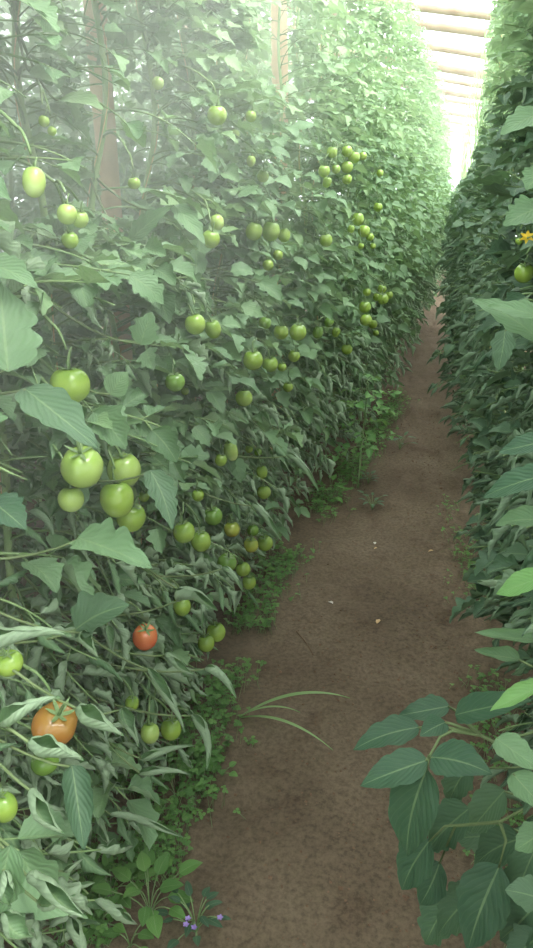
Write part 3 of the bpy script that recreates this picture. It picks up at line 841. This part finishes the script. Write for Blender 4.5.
# ------------------------------------------------------------------ tomatoes
def tomato_mesh(name, shape, hr, m, nu=28, nv=18):
    b = MB()
    ph = np.linspace(0, PI, nv + 1)[1:-1]
    th = np.linspace(0, 2 * PI, nu, endpoint=False)
    rr = np.sin(ph) ** (.92 if shape != 'plum' else .85)
    zz = np.cos(ph)
    zz = zz - .16 * np.exp(-((ph) / .42) ** 2)              # hollow round the stalk
    if shape == 'plum': zz = zz * 1.02; rr = rr * (1 + .06 * zz)
    ribs = {'round': (5, .012), 'plum': (4, .010), 'ribbed': (6, .035), 'lobed': (5, .05)}[shape]
    fal = np.exp(-((ph - .5) / .75) ** 2)
    R = rr[:, None] * (1 + ribs[1] * np.cos(th * ribs[0] + .6)[None] * (.35 + fal[:, None]))
    X = R * np.cos(th)[None]; Y = R * np.sin(th)[None]; Z = np.broadcast_to(zz[:, None], R.shape).copy()
    if shape == 'lobed':                                    # two swollen shoulders with a cleft between
        g = np.exp(-(((th - PI) + PI) % (2 * PI) - PI) ** 2 / .3)
        cleft = np.exp(-((((th - 2.35) + PI) % (2 * PI) - PI) / .28) ** 2)
        R2 = R * (1 + .10 * g[None] - .17 * cleft[None] * fal[:, None])
        X = R2 * np.cos(th)[None]; Y = R2 * np.sin(th)[None]
    V = np.stack([X, Y, Z * hr], -1).reshape(-1, 3)
    top = len(V); V = np.vstack([V, [[0, 0, .80 * hr], [0, 0, -1.0 * hr]]])
    i = np.arange(nv - 2)[:, None] * nu; j = np.arange(nu)[None]; k = (j + 1) % nu
    F = np.stack([i + j, i + nu + j, i + nu + k, i + k], -1).reshape(-1, 4)
    j = np.arange(nu); k = (j + 1) % nu
    T1 = np.stack([j, k, np.full(nu, top)], -1)
    o = (nv - 2) * nu
    T2 = np.stack([o + k, o + j, np.full(nu, top + 1)], -1)
    b.add(V * .5, [F, T1, T2])
    return b, m


def calyx_builder(s, hr, r):
    b = MB()
    base = np.array([0, 0, s * .5 * hr * .82])
    n = int(r.integers(5, 7))
    for q in range(n):
        a = 2 * PI * q / n + r.uniform(-.2, .2)
        v, f, u = leaflet(s * r.uniform(.34, .5), s * .10, 6, 2, .3, r.uniform(-1.3, .5), 0, 0, 0, 3, q)
        v = v @ (rotz(a) @ rotx(.25)).T + base
        b.add(v, f, u, .5)
    return b


FRUIT_LABELS = {
    (34, 182): 'pale elongated green tomato hanging beside the twine-wound stem, upper left',
    (67, 214): 'pale green tomato, left one of two touching below the elongated one',
    (80, 219): 'pale green tomato, right one of two touching below the elongated one',
    (70, 240): 'half-hidden green tomato directly below the touching pale pair',
    (134, 183): 'green tomato peeping from under a leaf right of the nearest post',
    (158, 83): 'small pale green tomato high up beside the stem right of the post',
    (217, 115): 'round green tomato hanging alone high in the left row',
    (217, 222): 'pale green tomato above another, left of the eye-level trio',
    (211, 239): 'green tomato under a pale one, left of the eye-level trio',
    (254, 231): 'left tomato of the eye-level trio of green tomatoes',
    (271, 231): 'middle tomato of the eye-level trio of green tomatoes',
    (284, 235): 'smallest, right tomato of the eye-level trio of green tomatoes',
    (326, 240): 'lone green tomato below the upper bunch, beside a thin bent stem',
    (195, 324): 'larger round tomato of the green pair under a bent stem',
    (213, 329): 'narrower oval tomato of the green pair under a bent stem',
    (253, 360): 'largest green tomato of the side-by-side three in mid row',
    (270, 364): 'middle green tomato of the side-by-side three in mid row',
    (282, 367): 'smallest green tomato of the side-by-side three in mid row',
    (244, 398): 'single round green tomato hanging below the side-by-side three',
    (175, 382): 'dark green tomato shaded under leaves left of centre row',
    (185, 391): 'tiny green tomato beside the dark shaded one',
    (265, 323): 'dark green tomato in shade between leaves above the side-by-side three',
    (298, 332): 'bright green tomato, right of two level ones beside big leaves',
    (281, 332): 'green tomato partly under a leaf, left of two level ones',
    (294, 356): 'green tomato just below the two level ones',
    (288, 387): 'small green tomato under curled leaves, below the two level ones',
    (70, 385): 'large glossy green tomato hanging alone below the stem, left edge area',
    (82, 467): 'largest pale green ribbed tomato under a big drooping leaf',
    (71, 499): 'pale green tomato half behind a small leaf, below the largest one',
    (124, 470): 'top tomato of the close bunch of three big green ones',
    (117, 499): 'front oval tomato of the close bunch of three big green ones',
    (131, 517): 'bottom tomato of the close bunch of three big green ones',
    (144, 496): 'tiny green tomato just right of the close big bunch',
    (190, 461): 'tiny green tomato on a long bare stalk, mid row',
    (231, 451): 'elongated yellow-green tomato with a smaller one at its left',
    (221, 460): 'small green tomato tucked left of the elongated one',
    (264, 492): 'small green tomato under leaves at the path side of the left row',
    (213, 516): 'dark green tomato above the pair of low green tomatoes',
    (198, 495): 'small unripe tomato above and left of the dark one',
    (184, 532): 'left tomato of the low green pair, partly under a leaf',
    (201, 541): 'right tomato of the low green pair, fully in view',
    (232, 529): 'brownish green tomato beginning to turn, deep under leaves',
    (253, 530): 'dark tomato deep in shade above the low path-side tomatoes',
    (251, 545): 'yellowish brown tomato beginning to turn, beside a green one',
    (265, 543): 'green tomato nearest to the path, beside a turning one',
    (227, 563): 'large dark green tomato in shade, left of two small ones',
    (243, 569): 'small green tomato above another at the foot of the row',
    (249, 582): 'lowest small green tomato of the bunch at the row foot',
    (182, 606): 'oval green tomato in shade up and right of the red tomato',
    (145, 637): 'ripe red-orange tomato, the only red one',
    (216, 632): 'green tomato low by the weeds, upper right of two',
    (206, 643): 'green tomato low by the weeds, lower left of two',
    (55, 724): 'large two-lobed orange-brown ripening tomato under curled leaves',
    (9, 663): 'green tomato cut by the left frame edge, above the orange one',
    (45, 762): 'dark green tomato hidden behind rolled leaves below the orange one',
    (4, 807): 'green tomato cut by the left frame edge, below the orange one',
    (132, 703): 'green tomato hidden under a curled leaf below the red one',
    (171, 729): 'green tomato near the ground, right one of the lowest pair',
    (150, 733): 'pale green tomato near the ground, left one of the lowest pair',
    (177, 755): 'tiny green tomato lowest of all, near the ground weeds',
    (524, 273): 'green tomato at the right edge, the largest of the right row',
    (519, 241): 'small green fruit by the yellow flower, right row',
    (378, 207): 'small distant green tomato lying lone above the hanging cluster',
    (380, 173): 'faint small distant green tomato right of the upper bunch',
    (251, 116): 'small green tomato right of the round one high in the row',
    (235, 134): 'tiny pale tomato below the round one high in the row',
    (251, 161): 'tiny pale oval tomato above the eye-level trio',
    (263, 176): 'small green tomato between leaves above the eye-level trio',
    (278, 255): 'small green tomato just under the eye-level trio, upper one',
    (268, 265): 'small green tomato just under the eye-level trio, lower one',
    (44, 121): 'small green tomato far upper left, upper of two behind leaves',
    (52, 131): 'small green tomato far upper left, lower of two behind leaves',
    (347, 349): 'roundest, lowest tomato of the shaded four by the path',
    (262, 472): 'oval small green tomato at path side, below two tiny ones',
}
GROUP_LABELS = {
    'f1': ('small green tomato in the big upper bunch high over the path', 'tomatoes of the big upper bunch'),
    'f3': ('small green tomato in the hanging cluster below the upper bunch', 'tomatoes of the hanging cluster'),
    'f5': ('dim green tomato of the shaded four beside the path', 'tomatoes of the shaded four'),
    'f6': ('distant green tomato in the vertical string beside the path', 'tomatoes of the vertical string'),
    'f7': ('tiny distant green tomato in the tight cluster beside the path', 'tomatoes of the tight distant cluster'),
    'c8': ('tiny green tomato, one of two at mid height beside the path', 'two tiny path-side tomatoes'),
    'r2': ('tiny distant green tomato in the dark right row', 'tiny tomatoes of the right row'),
}
lroots, lpaths, lys = ROW['l']
rroots, rpaths, rys = ROW['r']
mesh_cache = {}
truss = {}
for k, t in enumerate(TOMS):
    r = np.random.default_rng(900 + k)
    s, P = t['s'], t['P']
    key = (t['shape'], t['hr'], t['skin'])
    if key not in mesh_cache:
        b, m = tomato_mesh('tomato', t['shape'], t['hr'], M['tom_' + t['skin']])
        o = b.build('tomato', [m])
        mesh_cache[key] = o.data
    else:
        o = bpy.data.objects.new('tomato', mesh_cache[key]); COL.objects.link(o)
    o.location = P; o.scale = (s, s, s)
    tilt = (r.uniform(-.3, .3), r.uniform(-.3, .3), r.uniform(0, 6.28))
    if t['shape'] == 'lobed': tilt = (.45, .1, 1.0)
    if t['skin'] == 'red': tilt = (.3, .25, 0)
    o.rotation_euler = tilt
    lab = FRUIT_LABELS.get((t['u'], t['v'])); grp = None
    if lab is None: lab, grp = GROUP_LABELS[t['cl']]
    tag(o, lab, 'tomato', grp)
    # calyx and stalk in the fruit's own (unit) space
    cb = calyx_builder(1.0, t['hr'], r)
    cb.build('calyx', [M['stem']], o)
    pk = MB()
    z0 = .5 * t['hr'] * .80
    ln = max(.55, .02 / s)
    q = bez((0, 0, z0), (.02, .0, z0 + ln * .6), (r.uniform(-.15, .15), r.uniform(-.15, .15), z0 + ln), 6)
    v, f = tube(q, np.linspace(.05, .035, 6), 5)
    pk.add(v, f); pk.build('stalk', [M['stem']], o)
    top = P + np.array([0, 0, (z0 + ln) * s])
    truss.setdefault(t['cl'], []).append((top, P))
    t['obj'] = o

# the trusses: each carries its bunch to the plant's stem and is a part of the plant
for cl, tops in truss.items():
    c = np.mean([a for a, _ in tops], axis=0)
    left = cl[0] != 'r'
    roots, paths, ys = (lroots, lpaths, lys) if left else (rroots, rpaths, rys)
    j = int(np.argmin([abs(c[1] + .05 - y) for y in ys]))
    SP = paths[j]
    z = c[2] + .07
    S = np.array([np.interp(z, SP[:, 2], SP[:, 0]), np.interp(z, SP[:, 2], SP[:, 1]), z])
    b = MB()
    hub = c + np.array([0, 0, .025]) + (S - c) * .12
    v, f = tube(bez(S, (S + hub) / 2 + np.array([0, 0, .05]), hub, 12), np.linspace(.0034, .0026, 12), 6); b.add(v, f)
    for (a, P) in tops:
        v, f = tube(bez(hub, (hub + a) / 2 + np.array([0, 0, .015]), a + np.array([0, 0, -.002]), 8), np.linspace(.0026, .002, 8), 5); b.add(v, f)
    b.build('truss', [M['stem']], roots[j], origin=np.array(roots[j].location))

# a yellow flower on the right row
P = at_d(527, 238, 1.05)
b = MB()
for q in range(6):
    v, f, u = leaflet(.012, .0055, 6, 2, .2, .9, 0, 0, 0, 3, q)
    b.add(v @ (rotz(q * PI / 3) @ rotx(.5)).T @ rotx(-1.1).T + P, f, u, .5)
SP = rpaths[2]
S = np.array([np.interp(P[2], SP[:, 2], SP[:, 0]), np.interp(P[2], SP[:, 2], SP[:, 1]), P[2]])
v, f = tube(bez(S, (S + P) / 2 + np.array([0, 0, .05]), P, 8), .0016, 4)
b.add(v, f, None, .5, 1)
fl = b.build('flower', [M['yellow'], M['stem']], rroots[2], origin=np.array(rroots[2].location))
fl['label'] = 'small yellow flower'

# ------------------------------------------------------------------ ground
gx = np.concatenate([np.linspace(-5.2, -1.2, 18), np.linspace(-1.15, .9, 150), np.linspace(1, 2.9, 8)])
gy = np.concatenate([np.linspace(-2.5, .6, 12), np.linspace(.62, 3.6, 210), np.linspace(3.65, 12, 120), np.linspace(12.5, 27, 20)])
X, Y = np.meshgrid(gx, gy)


def ground_z(X, Y):
    lf = np.interp(Y, LY, LX); rt = np.interp(Y, RY, RX)
    bed = np.clip((lf - .02 - X) / .3, 0, 1) + np.clip((X - rt - .02) / .3, 0, 1)
    z = .03 * bed ** 1.5 - .03
    z = z + .012 * (vnoise(X * 5, Y * 5, 1) - .5) + .009 * (vnoise(X * 14, Y * 14, 2) - .5) + .007 * (vnoise(X * 37, Y * 37, 3) - .5)
    rough = np.clip((X - rt + .32) / .2, 0, 1)
    z = z + rough * .014 * (vnoise(X * 30, Y * 30, 5) - .5)
    for (u, v, rad, dep) in ((228, 800, .045, .022), (215, 845, .03, .014), (192, 790, .05, .018), (400, 560, .08, .012), (455, 690, .1, .02)):
        p = at_z(u, v)
        z = z - dep * np.exp(-((X - p[0]) ** 2 + (Y - p[1]) ** 2) / rad ** 2)
    return z


Z = ground_z(X, Y)
ny, nx = X.shape
V = np.stack([X, Y, Z], -1).reshape(-1, 3)
i = np.arange(ny - 1)[:, None] * nx; j = np.arange(nx - 1)[None]
F = np.stack([i + j, i + j + 1, i + nx + j + 1, i + nx + j], -1).reshape(-1, 4)
b = MB(); b.add(V, F)
tag(b.build('ground', [M['soil']]), 'bare brown earth path and beds between the tomato rows', None, None, 'structure')


def gz(x, y): return float(ground_z(np.array([[x]]), np.array([[y]]))[0, 0])


# crumbs of earth on the path
b = MB()
rr = np.random.default_rng(5)
oc = np.array([[1, 0, 0], [-1, 0, 0], [0, 1, 0], [0, -1, 0], [0, 0, 1], [0, 0, -1.]])
of = np.array([[0, 2, 4], [2, 1, 4], [1, 3, 4], [3, 0, 4], [2, 0, 5], [1, 2, 5], [3, 1, 5], [0, 3, 5]])
for q in range(1500):
    y = rr.uniform(.9, 5.5) if q % 3 else rr.uniform(.9, 2.4)
    lo, hi = edge_l(y), edge_r(y)
    x = lo + (hi - lo) * (rr.beta(1.6, .9))
    sc = rr.uniform(.0015, .0055) * (1.6 if rr.random() < .05 else 1)
    Vc = oc * sc * rr.uniform(.6, 1.2, (6, 1)) * np.array([1, 1, .7]) @ rotz(rr.uniform(0, 6)).T
    b.add(Vc + np.array([x, y, gz(x, y) + sc * .3]), of)
tag(b.build('soil_crumbs', [M['clod']], smooth=False), 'loose crumbs of dry earth strewn over the path', 'soil', None, 'stuff')


# flakes and dry leaves lying on the path
def flake(name, u, v, L, W, m, lab, cat, rot, roll=.8):
    p = at_z(u, v, -.03); p[2] = gz(p[0], p[1]) + .004
    bb = MB(); vv, ff, uu = leaflet(L, W, 10, 4, .2, .3, roll, .1, .02, 4, int(u))
    bb.add(vv @ rotz(rot).T, ff, uu, .5)
    o = bb.build(name, [M[m]], None); o.location = p
    return tag(o, lab, cat)


flake('dry_leaf', 375, 545, .028, .014, 'drywhite', 'small white bleached flake in the middle of the path', 'dry leaf', .3)
flake('dry_leaf', 377, 624, .04, .018, 'dry', 'tan dry leaf lying in the middle of the path', 'dry leaf', -.2)
flake('dry_leaf', 333, 604, .026, .014, 'drywhite', 'pale curled flake towards the left side of the path', 'dry leaf', 1.0)
flake('dry_leaf', 433, 551, .024, .014, 'dry', 'small dull flake near the right side of the path', 'dry leaf', 2.0)
flake('dry_leaf', 377, 548, .02, .01, 'dry', 'brownish bit right beside the white flake', 'dry leaf', 2.4)
# a twig on the earth
b = MB()
a0, a1 = at_z(296, 632, -.03), at_z(313, 655, -.03)
for a in (a0, a1): a[2] = gz(a[0], a[1]) + .003
v, f = tube(bez(a0, (a0 + a1) / 2 + np.array([.01, 0, .004]), a1, 8), .0016, 5); b.add(v, f)
tag(b.build('twig', [M['clod']], None), 'thin dark twig lying on the path beside the left row', 'twig')

# ------------------------------------------------------------------ weeds
def clover_patch(name, count, pts, label, seed, hmax=.05, sz=(.006, .012)):
    bb = MB(); q = np.random.default_rng(seed)
    for n_ in range(count):
        x, y = pts(q)
        h = q.uniform(.012, hmax)
        base = np.array([x, y, gz(x, y)])
        tip = base + np.array([q.normal(0, .012), q.normal(0, .012), h])
        v, f = tube(np.stack([base, tip]), .0007, 3); bb.add(v, f[0], None, .5, 1)
        rn = q.uniform(0, 1); a0 = q.uniform(0, 6); s = q.uniform(*sz)
        tl = rotx(q.normal(0, .25)) @ roty(q.normal(0, .25))
        for k in range(3):
            v, f, u = leaflet(s, s * .95, 3, 2, .15, .2, 0, 0, 0, 3, 1, True)
            bb.add(v @ (tl @ rotz(a0 + k * 2.094)).T + tip, f, u, rn, 0)
    return tag(bb.build(name, [M['weed'], M['stem']]), label, 'clover', None, 'stuff')


def pts_near(q):
    while True:
        u, v = q.uniform(60, 205), q.uniform(745, 945)
        if v > 880 and u > 110: continue
        p = at_z(u, v, -.01)
        if vnoise(np.array(p[0] * 16), np.array(p[1] * 16), 4) > .3 and p[0] < edge_l(p[1]) + .0: return p[0], p[1]


def pts_edge(q):
    while True:
        y = 1.35 + 4.5 * q.random() ** 1.3
        x = edge_l(y) + q.normal(-.06, .05)
        if vnoise(np.array(x * 7), np.array(y * 7), 6) > .42: return x, y


def pts_right(q):
    while True:
        y = 1.2 + 2.5 * q.random()
        x = edge_r(y) + q.normal(.06, .05)
        if vnoise(np.array(x * 8), np.array(y * 8), 8) > .5: return x, y


clover_patch('clover', 1500, pts_near, 'dense patch of tiny clover under the left row, lower left', 21)
clover_patch('clover', 1900, pts_edge, 'low small-leaved weeds along the left edge of the path', 22, .07, (.008, .017))
clover_patch('clover', 420, pts_right, 'sparse small weeds along the right edge of the path', 23, .05, (.007, .013))


def weed(name, u, v, leaves, label, cat, seed, h=.06, L=(.03, .055), ratio=.62, lift=.3, m='weed', group=None, loc=None):
    """a low broad-leaved weed: leaves on thin stalks from one root"""
    q = np.random.default_rng(seed)
    p = at_z(u, v, -.02) if loc is None else np.array(loc)
    p[2] = gz(p[0], p[1])
    root = empty(name, p, label, cat, group)
    fb_, sb_ = MB(), MB()
    for n_ in range(leaves):
        a = n_ * 2.4 + q.uniform(-.3, .3)
        ext = q.uniform(.25, 1.0)
        tip = np.array([math.cos(a) * h * ext * .9, math.sin(a) * h * ext * .9, h * q.uniform(.5, 1.1)])
        vv, ff = tube(bez((0, 0, -.004), tip * [.3, .3, .8], tip, 6), .0013, 4); sb_.add(vv, ff)
        ln = q.uniform(*L)
        vv, ff, uu = leaflet(ln, ln * ratio, 9, 6, .12, .5, 0, .0, .01, 3, n_, True)
        R = rotz(a - PI / 2) @ rotx(lift + q.uniform(-.35, .2))
        fb_.add(vv @ R.T + tip, ff, uu, q.uniform(.1, .9))
    fb_.build('foliage', [M[m]], root); sb_.build('stem', [M['stem']], root)
    return root, p


weed('broadleaf_weed', 150, 912, 12, 'largest round-leaved weed at the bottom left by the path', 'weed', 31, .09, (.045, .07))
weed('broadleaf_weed', 112, 893, 9, 'round-leaved weed just left of the largest one, bottom left', 'weed', 32, .07, (.03, .05))
weed('broadleaf_weed', 100, 925, 9, 'bright round-leaved weed in the bottom left corner', 'weed', 33, .06, (.03, .048))
weed('broadleaf_weed', 130, 944, 6, 'round-leaved weed cut by the bottom frame edge', 'weed', 36, .05, (.035, .05))
weed('seedling', 222, 772, 5, 'small bright seedling with rounded leaves at the path edge', 'seedling', 34, .03, (.022, .032), .8)
weed('seedling', 176, 795, 6, 'small rounded seedling beside the clover patch', 'seedling', 35, .04, (.02, .035), .75)
weed('seedling', 248, 742, 6, 'tiny seedling on the bare edge, next to the grass blades', 'seedling', 37, .025, (.010, .016), .8)
weed('seedling', 235, 685, 7, 'tiny seedling under the rolled leaf tips at the path edge', 'seedling', 38, .03, (.010, .016), .8)
weed('leafy_weed', 350, 474, 12, 'leafy weed standing out onto the far left path edge', 'weed', 39, .10, (.04, .07), .45)
weed('leafy_weed', 372, 508, 10, 'dark low weed on the bare soil, nearest to the path middle', 'weed', 40, .07, (.03, .06), .45, m='leaf_dark')
weed('leafy_weed', 330, 500, 14, 'dense low weed between the left row and the path', 'weed', 41, .10, (.04, .06), .5)
weed('leafy_weed', 400, 448, 8, 'dim weed on the narrow part of the path', 'weed', 42, .08, (.04, .07), .4, m='leaf_dark')
weed('leafy_weed', 368, 482, 9, 'small dark weed between the two path weeds', 'weed', 43, .06, (.03, .05), .45, m='leaf_dark')

# violet-flowered weed
root, p = weed('violet_flowered_weed', 196, 930, 18, 'low weed with violet flowers at the bottom edge of the path', 'weed', 44, .075, (.025, .04), .5, m='leaf_broad')
q = np.random.default_rng(3)
for (du, dv) in ((188, 919), (194, 928), (220, 918), (186, 925)):
    pp = at_z(du, dv, .06) - p
    bb = MB()
    for k in range(5):
        v, f, u = leaflet(.008, .006, 5, 2, .1, .5, 0, 0, 0, 3, k, True)
        bb.add(v @ (rotz(k * 1.257) @ rotx(.5)).T + pp, f, u, .5)
    v, f = tube(bez((0, 0, 0), pp * [.3, .3, .9], pp, 7), .001, 4); bb.add(v, f, None, .5, 1)
    bb.build('flower', [M['violet'], M['stem']], root)['label'] = 'small violet flower'

# grass blades leaning over the path
p = at_z(238, 716, -.02); p[2] = gz(p[0], p[1])
root = empty('grass_tuft', p, 'few long grass blades leaning over the path from the left', 'grass')
for (u1, v1, zt, arch, w) in ((350, 698, .10, .10, .008), (333, 750, .03, .09, .006), (300, 712, .07, .06, .005)):
    tip = at_z(u1, v1, zt) - p
    mid = tip * .5 + np.array([0, 0, arch])
    P_ = bez((0, 0, -.005), mid, tip, 18)
    t = np.linspace(0, 1, 18); wd = w * np.clip(np.sin(PI * np.clip(t * .8 + .18, 0, 1)), .05, 1)
    T = np.gradient(P_, axis=0); S_ = np.cross(T, [0, 0, 1]); S_ /= np.linalg.norm(S_, axis=1, keepdims=True)
    Vg = np.concatenate([P_ - S_ * wd[:, None], P_ - np.array([0, 0, .002]), P_ + S_ * wd[:, None]])
    i = np.arange(17); Fg = np.concatenate([np.stack([i, i + 1, i + 19, i + 18], -1), np.stack([i + 18, i + 19, i + 37, i + 36], -1)])
    bb = MB(); bb.add(Vg, Fg, None, .4)
    bb.build('blade', [M['leaf_bright']], root)

# young bright plant between row and path (brighter, smooth leaflets)
p = at_z(358, 482, 0); p[2] = gz(p[0], p[1])
root = empty('young_tomato_plant', p, 'young plant with bright pointed leaflets growing out over the path edge', 'plant')
q = np.random.default_rng(8)
fb_, sb_ = MB(), MB()
hy = .60
v, f = tube(bez((0, 0, -.01), (.01, 0, .25), (.03, -.02, hy), 10), np.linspace(.005, .003, 10), 6); sb_.add(v, f)
for k in range(14):
    a = k * 2.4; z = .22 + hy * .62 * (k / 13)
    pr = PROTO[(1, 'young')][k % 9]
    R = rotz(a) @ rotx(q.uniform(-.5, .1))
    V = pr.V @ R.T * q.uniform(.16, .24) + np.array([.02 * z / hy, -.01, z])
    fb_.add(V, pr.F, pr.U, np.clip(pr.RN + .5, 0, 1), pr.MI)
fb_.build('foliage', [M['leaf_bright'], M['stem']], root); sb_.build('stem', [M['stem']], root)

# ------------------------------------------------------------------ posts, poles, plastic
def post(u, v, x, rad, top, label):
    p = at_x(u, v, x)
    bb = MB(); q = np.random.default_rng(int(u))
    z = np.linspace(-.1, top, 26)
    P_ = np.stack([.008 * np.sin(z * 3 + u), .008 * np.sin(z * 2.3 + u * 2), z], -1)
    R = rad * (1 + .05 * np.sin(z * 9 + u) + q.uniform(-.03, .03, 26))
    v_, f_ = tube(P_, R, 14); bb.add(v_, f_)
    o = bb.build('wooden_post', [M['post']], None); o.location = (p[0], p[1], 0)
    return tag(o, label, 'post')


def roof_z(x): return 3.22 - .17 * (x + .4)


for (u, v, dx, rad, lab) in ((105, 130, -.17, .032, 'nearest pinkish brown wooden post standing among the left row plants'),
                             (279, 60, -.2, .04, 'second pale wooden post further along the left row')):
    x = -.98
    p = at_x(u, v, x)
    for _ in range(6):
        x = stem_l(p[1]) + dx; p = at_x(u, v, x)
    post(u, v, x, rad, roof_z(x) - .02, lab)

XL, XR, YB, YE = -4.6, 2.4, -2.2, 36.0
nth = ['nearest', 'second', 'third', 'fourth', 'fifth', 'sixth', 'seventh', 'eighth', 'ninth', 'tenth', 'eleventh', 'twelfth', 'thirteenth', 'fourteenth']
pole_rows = [(3, .038), (21, .047), (45, .040), (62, .062), (76, .036), (86, .058), (97, .034), (109, .055), (119, .045), (128, .05), (137, .05), (146, .055)]
ye = []
for k, (v, rad) in enumerate(pole_rows):
    p = at_z(430, v, 3.2)
    ye.append(p[1])
    bb = MB(); q = np.random.default_rng(k)
    xs = np.linspace(XL, XR, 60)
    R = rad * (1 + .05 * (np.cos(xs * 2 * PI / .38 + k) > .93) + q.uniform(-.02, .02, 60))
    v_, f_ = tube(np.stack([xs, p[1] + .02 * np.sin(xs * 1.3 + k), roof_z(xs) - rad - .012 + .015 * np.sin(xs * 1.7 + k)], -1), R, 12)
    bb.add(v_, f_)
    o = bb.build('bamboo_pole', [M['bamboo']], None)
    tag(o, '%s bamboo pole across the white roof, counted from the camera' % nth[k], 'pole')

def sheet(name, pts, label):
    bb = MB(); bb.add(np.array(pts, float), np.array([[0, 1, 2, 3]]))
    return tag(bb.build(name, [M['film']], None, smooth=False), label, None, None, 'structure')


sheet('ceiling', [(XL, YB, roof_z(XL)), (XR, YB, roof_z(XR)), (XR, YE, roof_z(XR)), (XL, YE, roof_z(XL))], 'white translucent plastic roof')
sheet('wall_left', [(XL, YB, -.05), (XL, YE, -.05), (XL, YE, roof_z(XL)), (XL, YB, roof_z(XL))], 'translucent plastic side of the greenhouse')
sheet('wall_right', [(XR, YB, -.05), (XR, YE, -.05), (XR, YE, roof_z(XR)), (XR, YB, roof_z(XR))], 'translucent plastic side of the greenhouse')
sheet('wall_back', [(XL, YE, -.05), (XR, YE, -.05), (XR, YE, roof_z(XR)), (XL, YE, roof_z(XL))], 'white plastic far end of the greenhouse')

# ------------------------------------------------------------------ veil on the lens, imitated by an added scattering volume
def lens_veil():
    """veil on the lens as added scatter: thick over the near left row, thin over the path, thinning out below the roof's level"""
    m, nt, out = mat('lens_veil_scatter'); L = nt.links.new
    g = N(nt, 'ShaderNodeNewGeometry'); sp = N(nt, 'ShaderNodeSeparateXYZ'); L(g.outputs['Position'], sp.inputs[0])

    def step(src, a, b):
        r = N(nt, 'ShaderNodeMapRange'); r.interpolation_type = 'SMOOTHSTEP'; L(src, r.inputs[0])
        r.inputs[1].default_value = a; r.inputs[2].default_value = b
        return r.outputs[0]
    x, y, z = sp.outputs[0], sp.outputs[1], sp.outputs[2]
    low = mth(nt, 'ADD', mth(nt, 'MULTIPLY', step(z, .75, 1.9), HZ[1]), HZ[0])
    a = mth(nt, 'MULTIPLY', low, mth(nt, 'MULTIPLY', step(x, -.15, -.8), step(y, 4.0, .9)))
    d = mth(nt, 'ADD', a, mth(nt, 'MULTIPLY', step(z, 1.35, 2.2), HZ[2]))
    v = N(nt, 'ShaderNodeVolumeScatter'); v.inputs['Color'].default_value = (.97, 1, .96, 1)
    L(d, v.inputs['Density']); v.inputs['Anisotropy'].default_value = .1
    L(v.outputs[0], out.inputs['Volume'])
    bb = MB(); x0, x1, y0, y1, z0, z1 = -2.6, XR - .3, -.6, 22, .05, 2.7
    V = np.array([(x, y, z) for z in (z0, z1) for y in (y0, y1) for x in (x0, x1)])
    bb.add(V, np.array([[0, 2, 3, 1], [4, 5, 7, 6], [0, 1, 5, 4], [2, 6, 7, 3], [0, 4, 6, 2], [1, 3, 7, 5]]))
    return tag(bb.build('lens_veil', [m], None, smooth=False), 'pale veil on the lens, imitated by an added scattering volume between the rows', 'lens_veil', None, 'stuff')


HZ = (.03, .38, .02)
lens_veil()

# ------------------------------------------------------------------ light
w = bpy.data.worlds.new('overcast_sky'); scene.world = w; w.use_nodes = True
bg = w.node_tree.nodes['Background']
bg.inputs[0].default_value = (.93, .98, 1.0, 1); bg.inputs[1].default_value = 1.0
sun = bpy.data.lights.new('sun', 'SUN'); sun.energy = 4.2; sun.angle = math.radians(32); sun.color = (1, .98, .92)
so = bpy.data.objects.new('sun', sun); COL.objects.link(so)
from mathutils import Vector
so.rotation_euler = Vector((-.62, .10, -1.0)).to_track_quat('-Z', 'Y').to_euler()

# ------------------------------------------------------------------ camera and colour
cd = bpy.data.cameras.new('camera'); co = bpy.data.objects.new('camera', cd); COL.objects.link(co)
cd.sensor_fit = 'VERTICAL'; cd.sensor_height = 36; cd.lens = FPX / 948 * 36; cd.clip_start = .05
from mathutils import Matrix
m3 = Matrix((RGT.tolist(), UPV.tolist(), (-FWD).tolist())).transposed()
co.matrix_world = Matrix.Translation(CAM.tolist()) @ m3.to_4x4()
scene.camera = co
vs = scene.view_settings
scene.display_settings.display_device = 'sRGB'
vs.view_transform = 'Standard'; vs.look = 'None'; vs.gamma = 1; vs.use_curve_mapping = False
vs.exposure = 1.9
cy = scene.cycles
cy.use_denoising = True
cy.max_bounces = 8; cy.diffuse_bounces = 4; cy.transparent_max_bounces = 16; cy.volume_bounces = 1; cy.volume_step_rate = 1.0; cy.volume_max_steps = 128
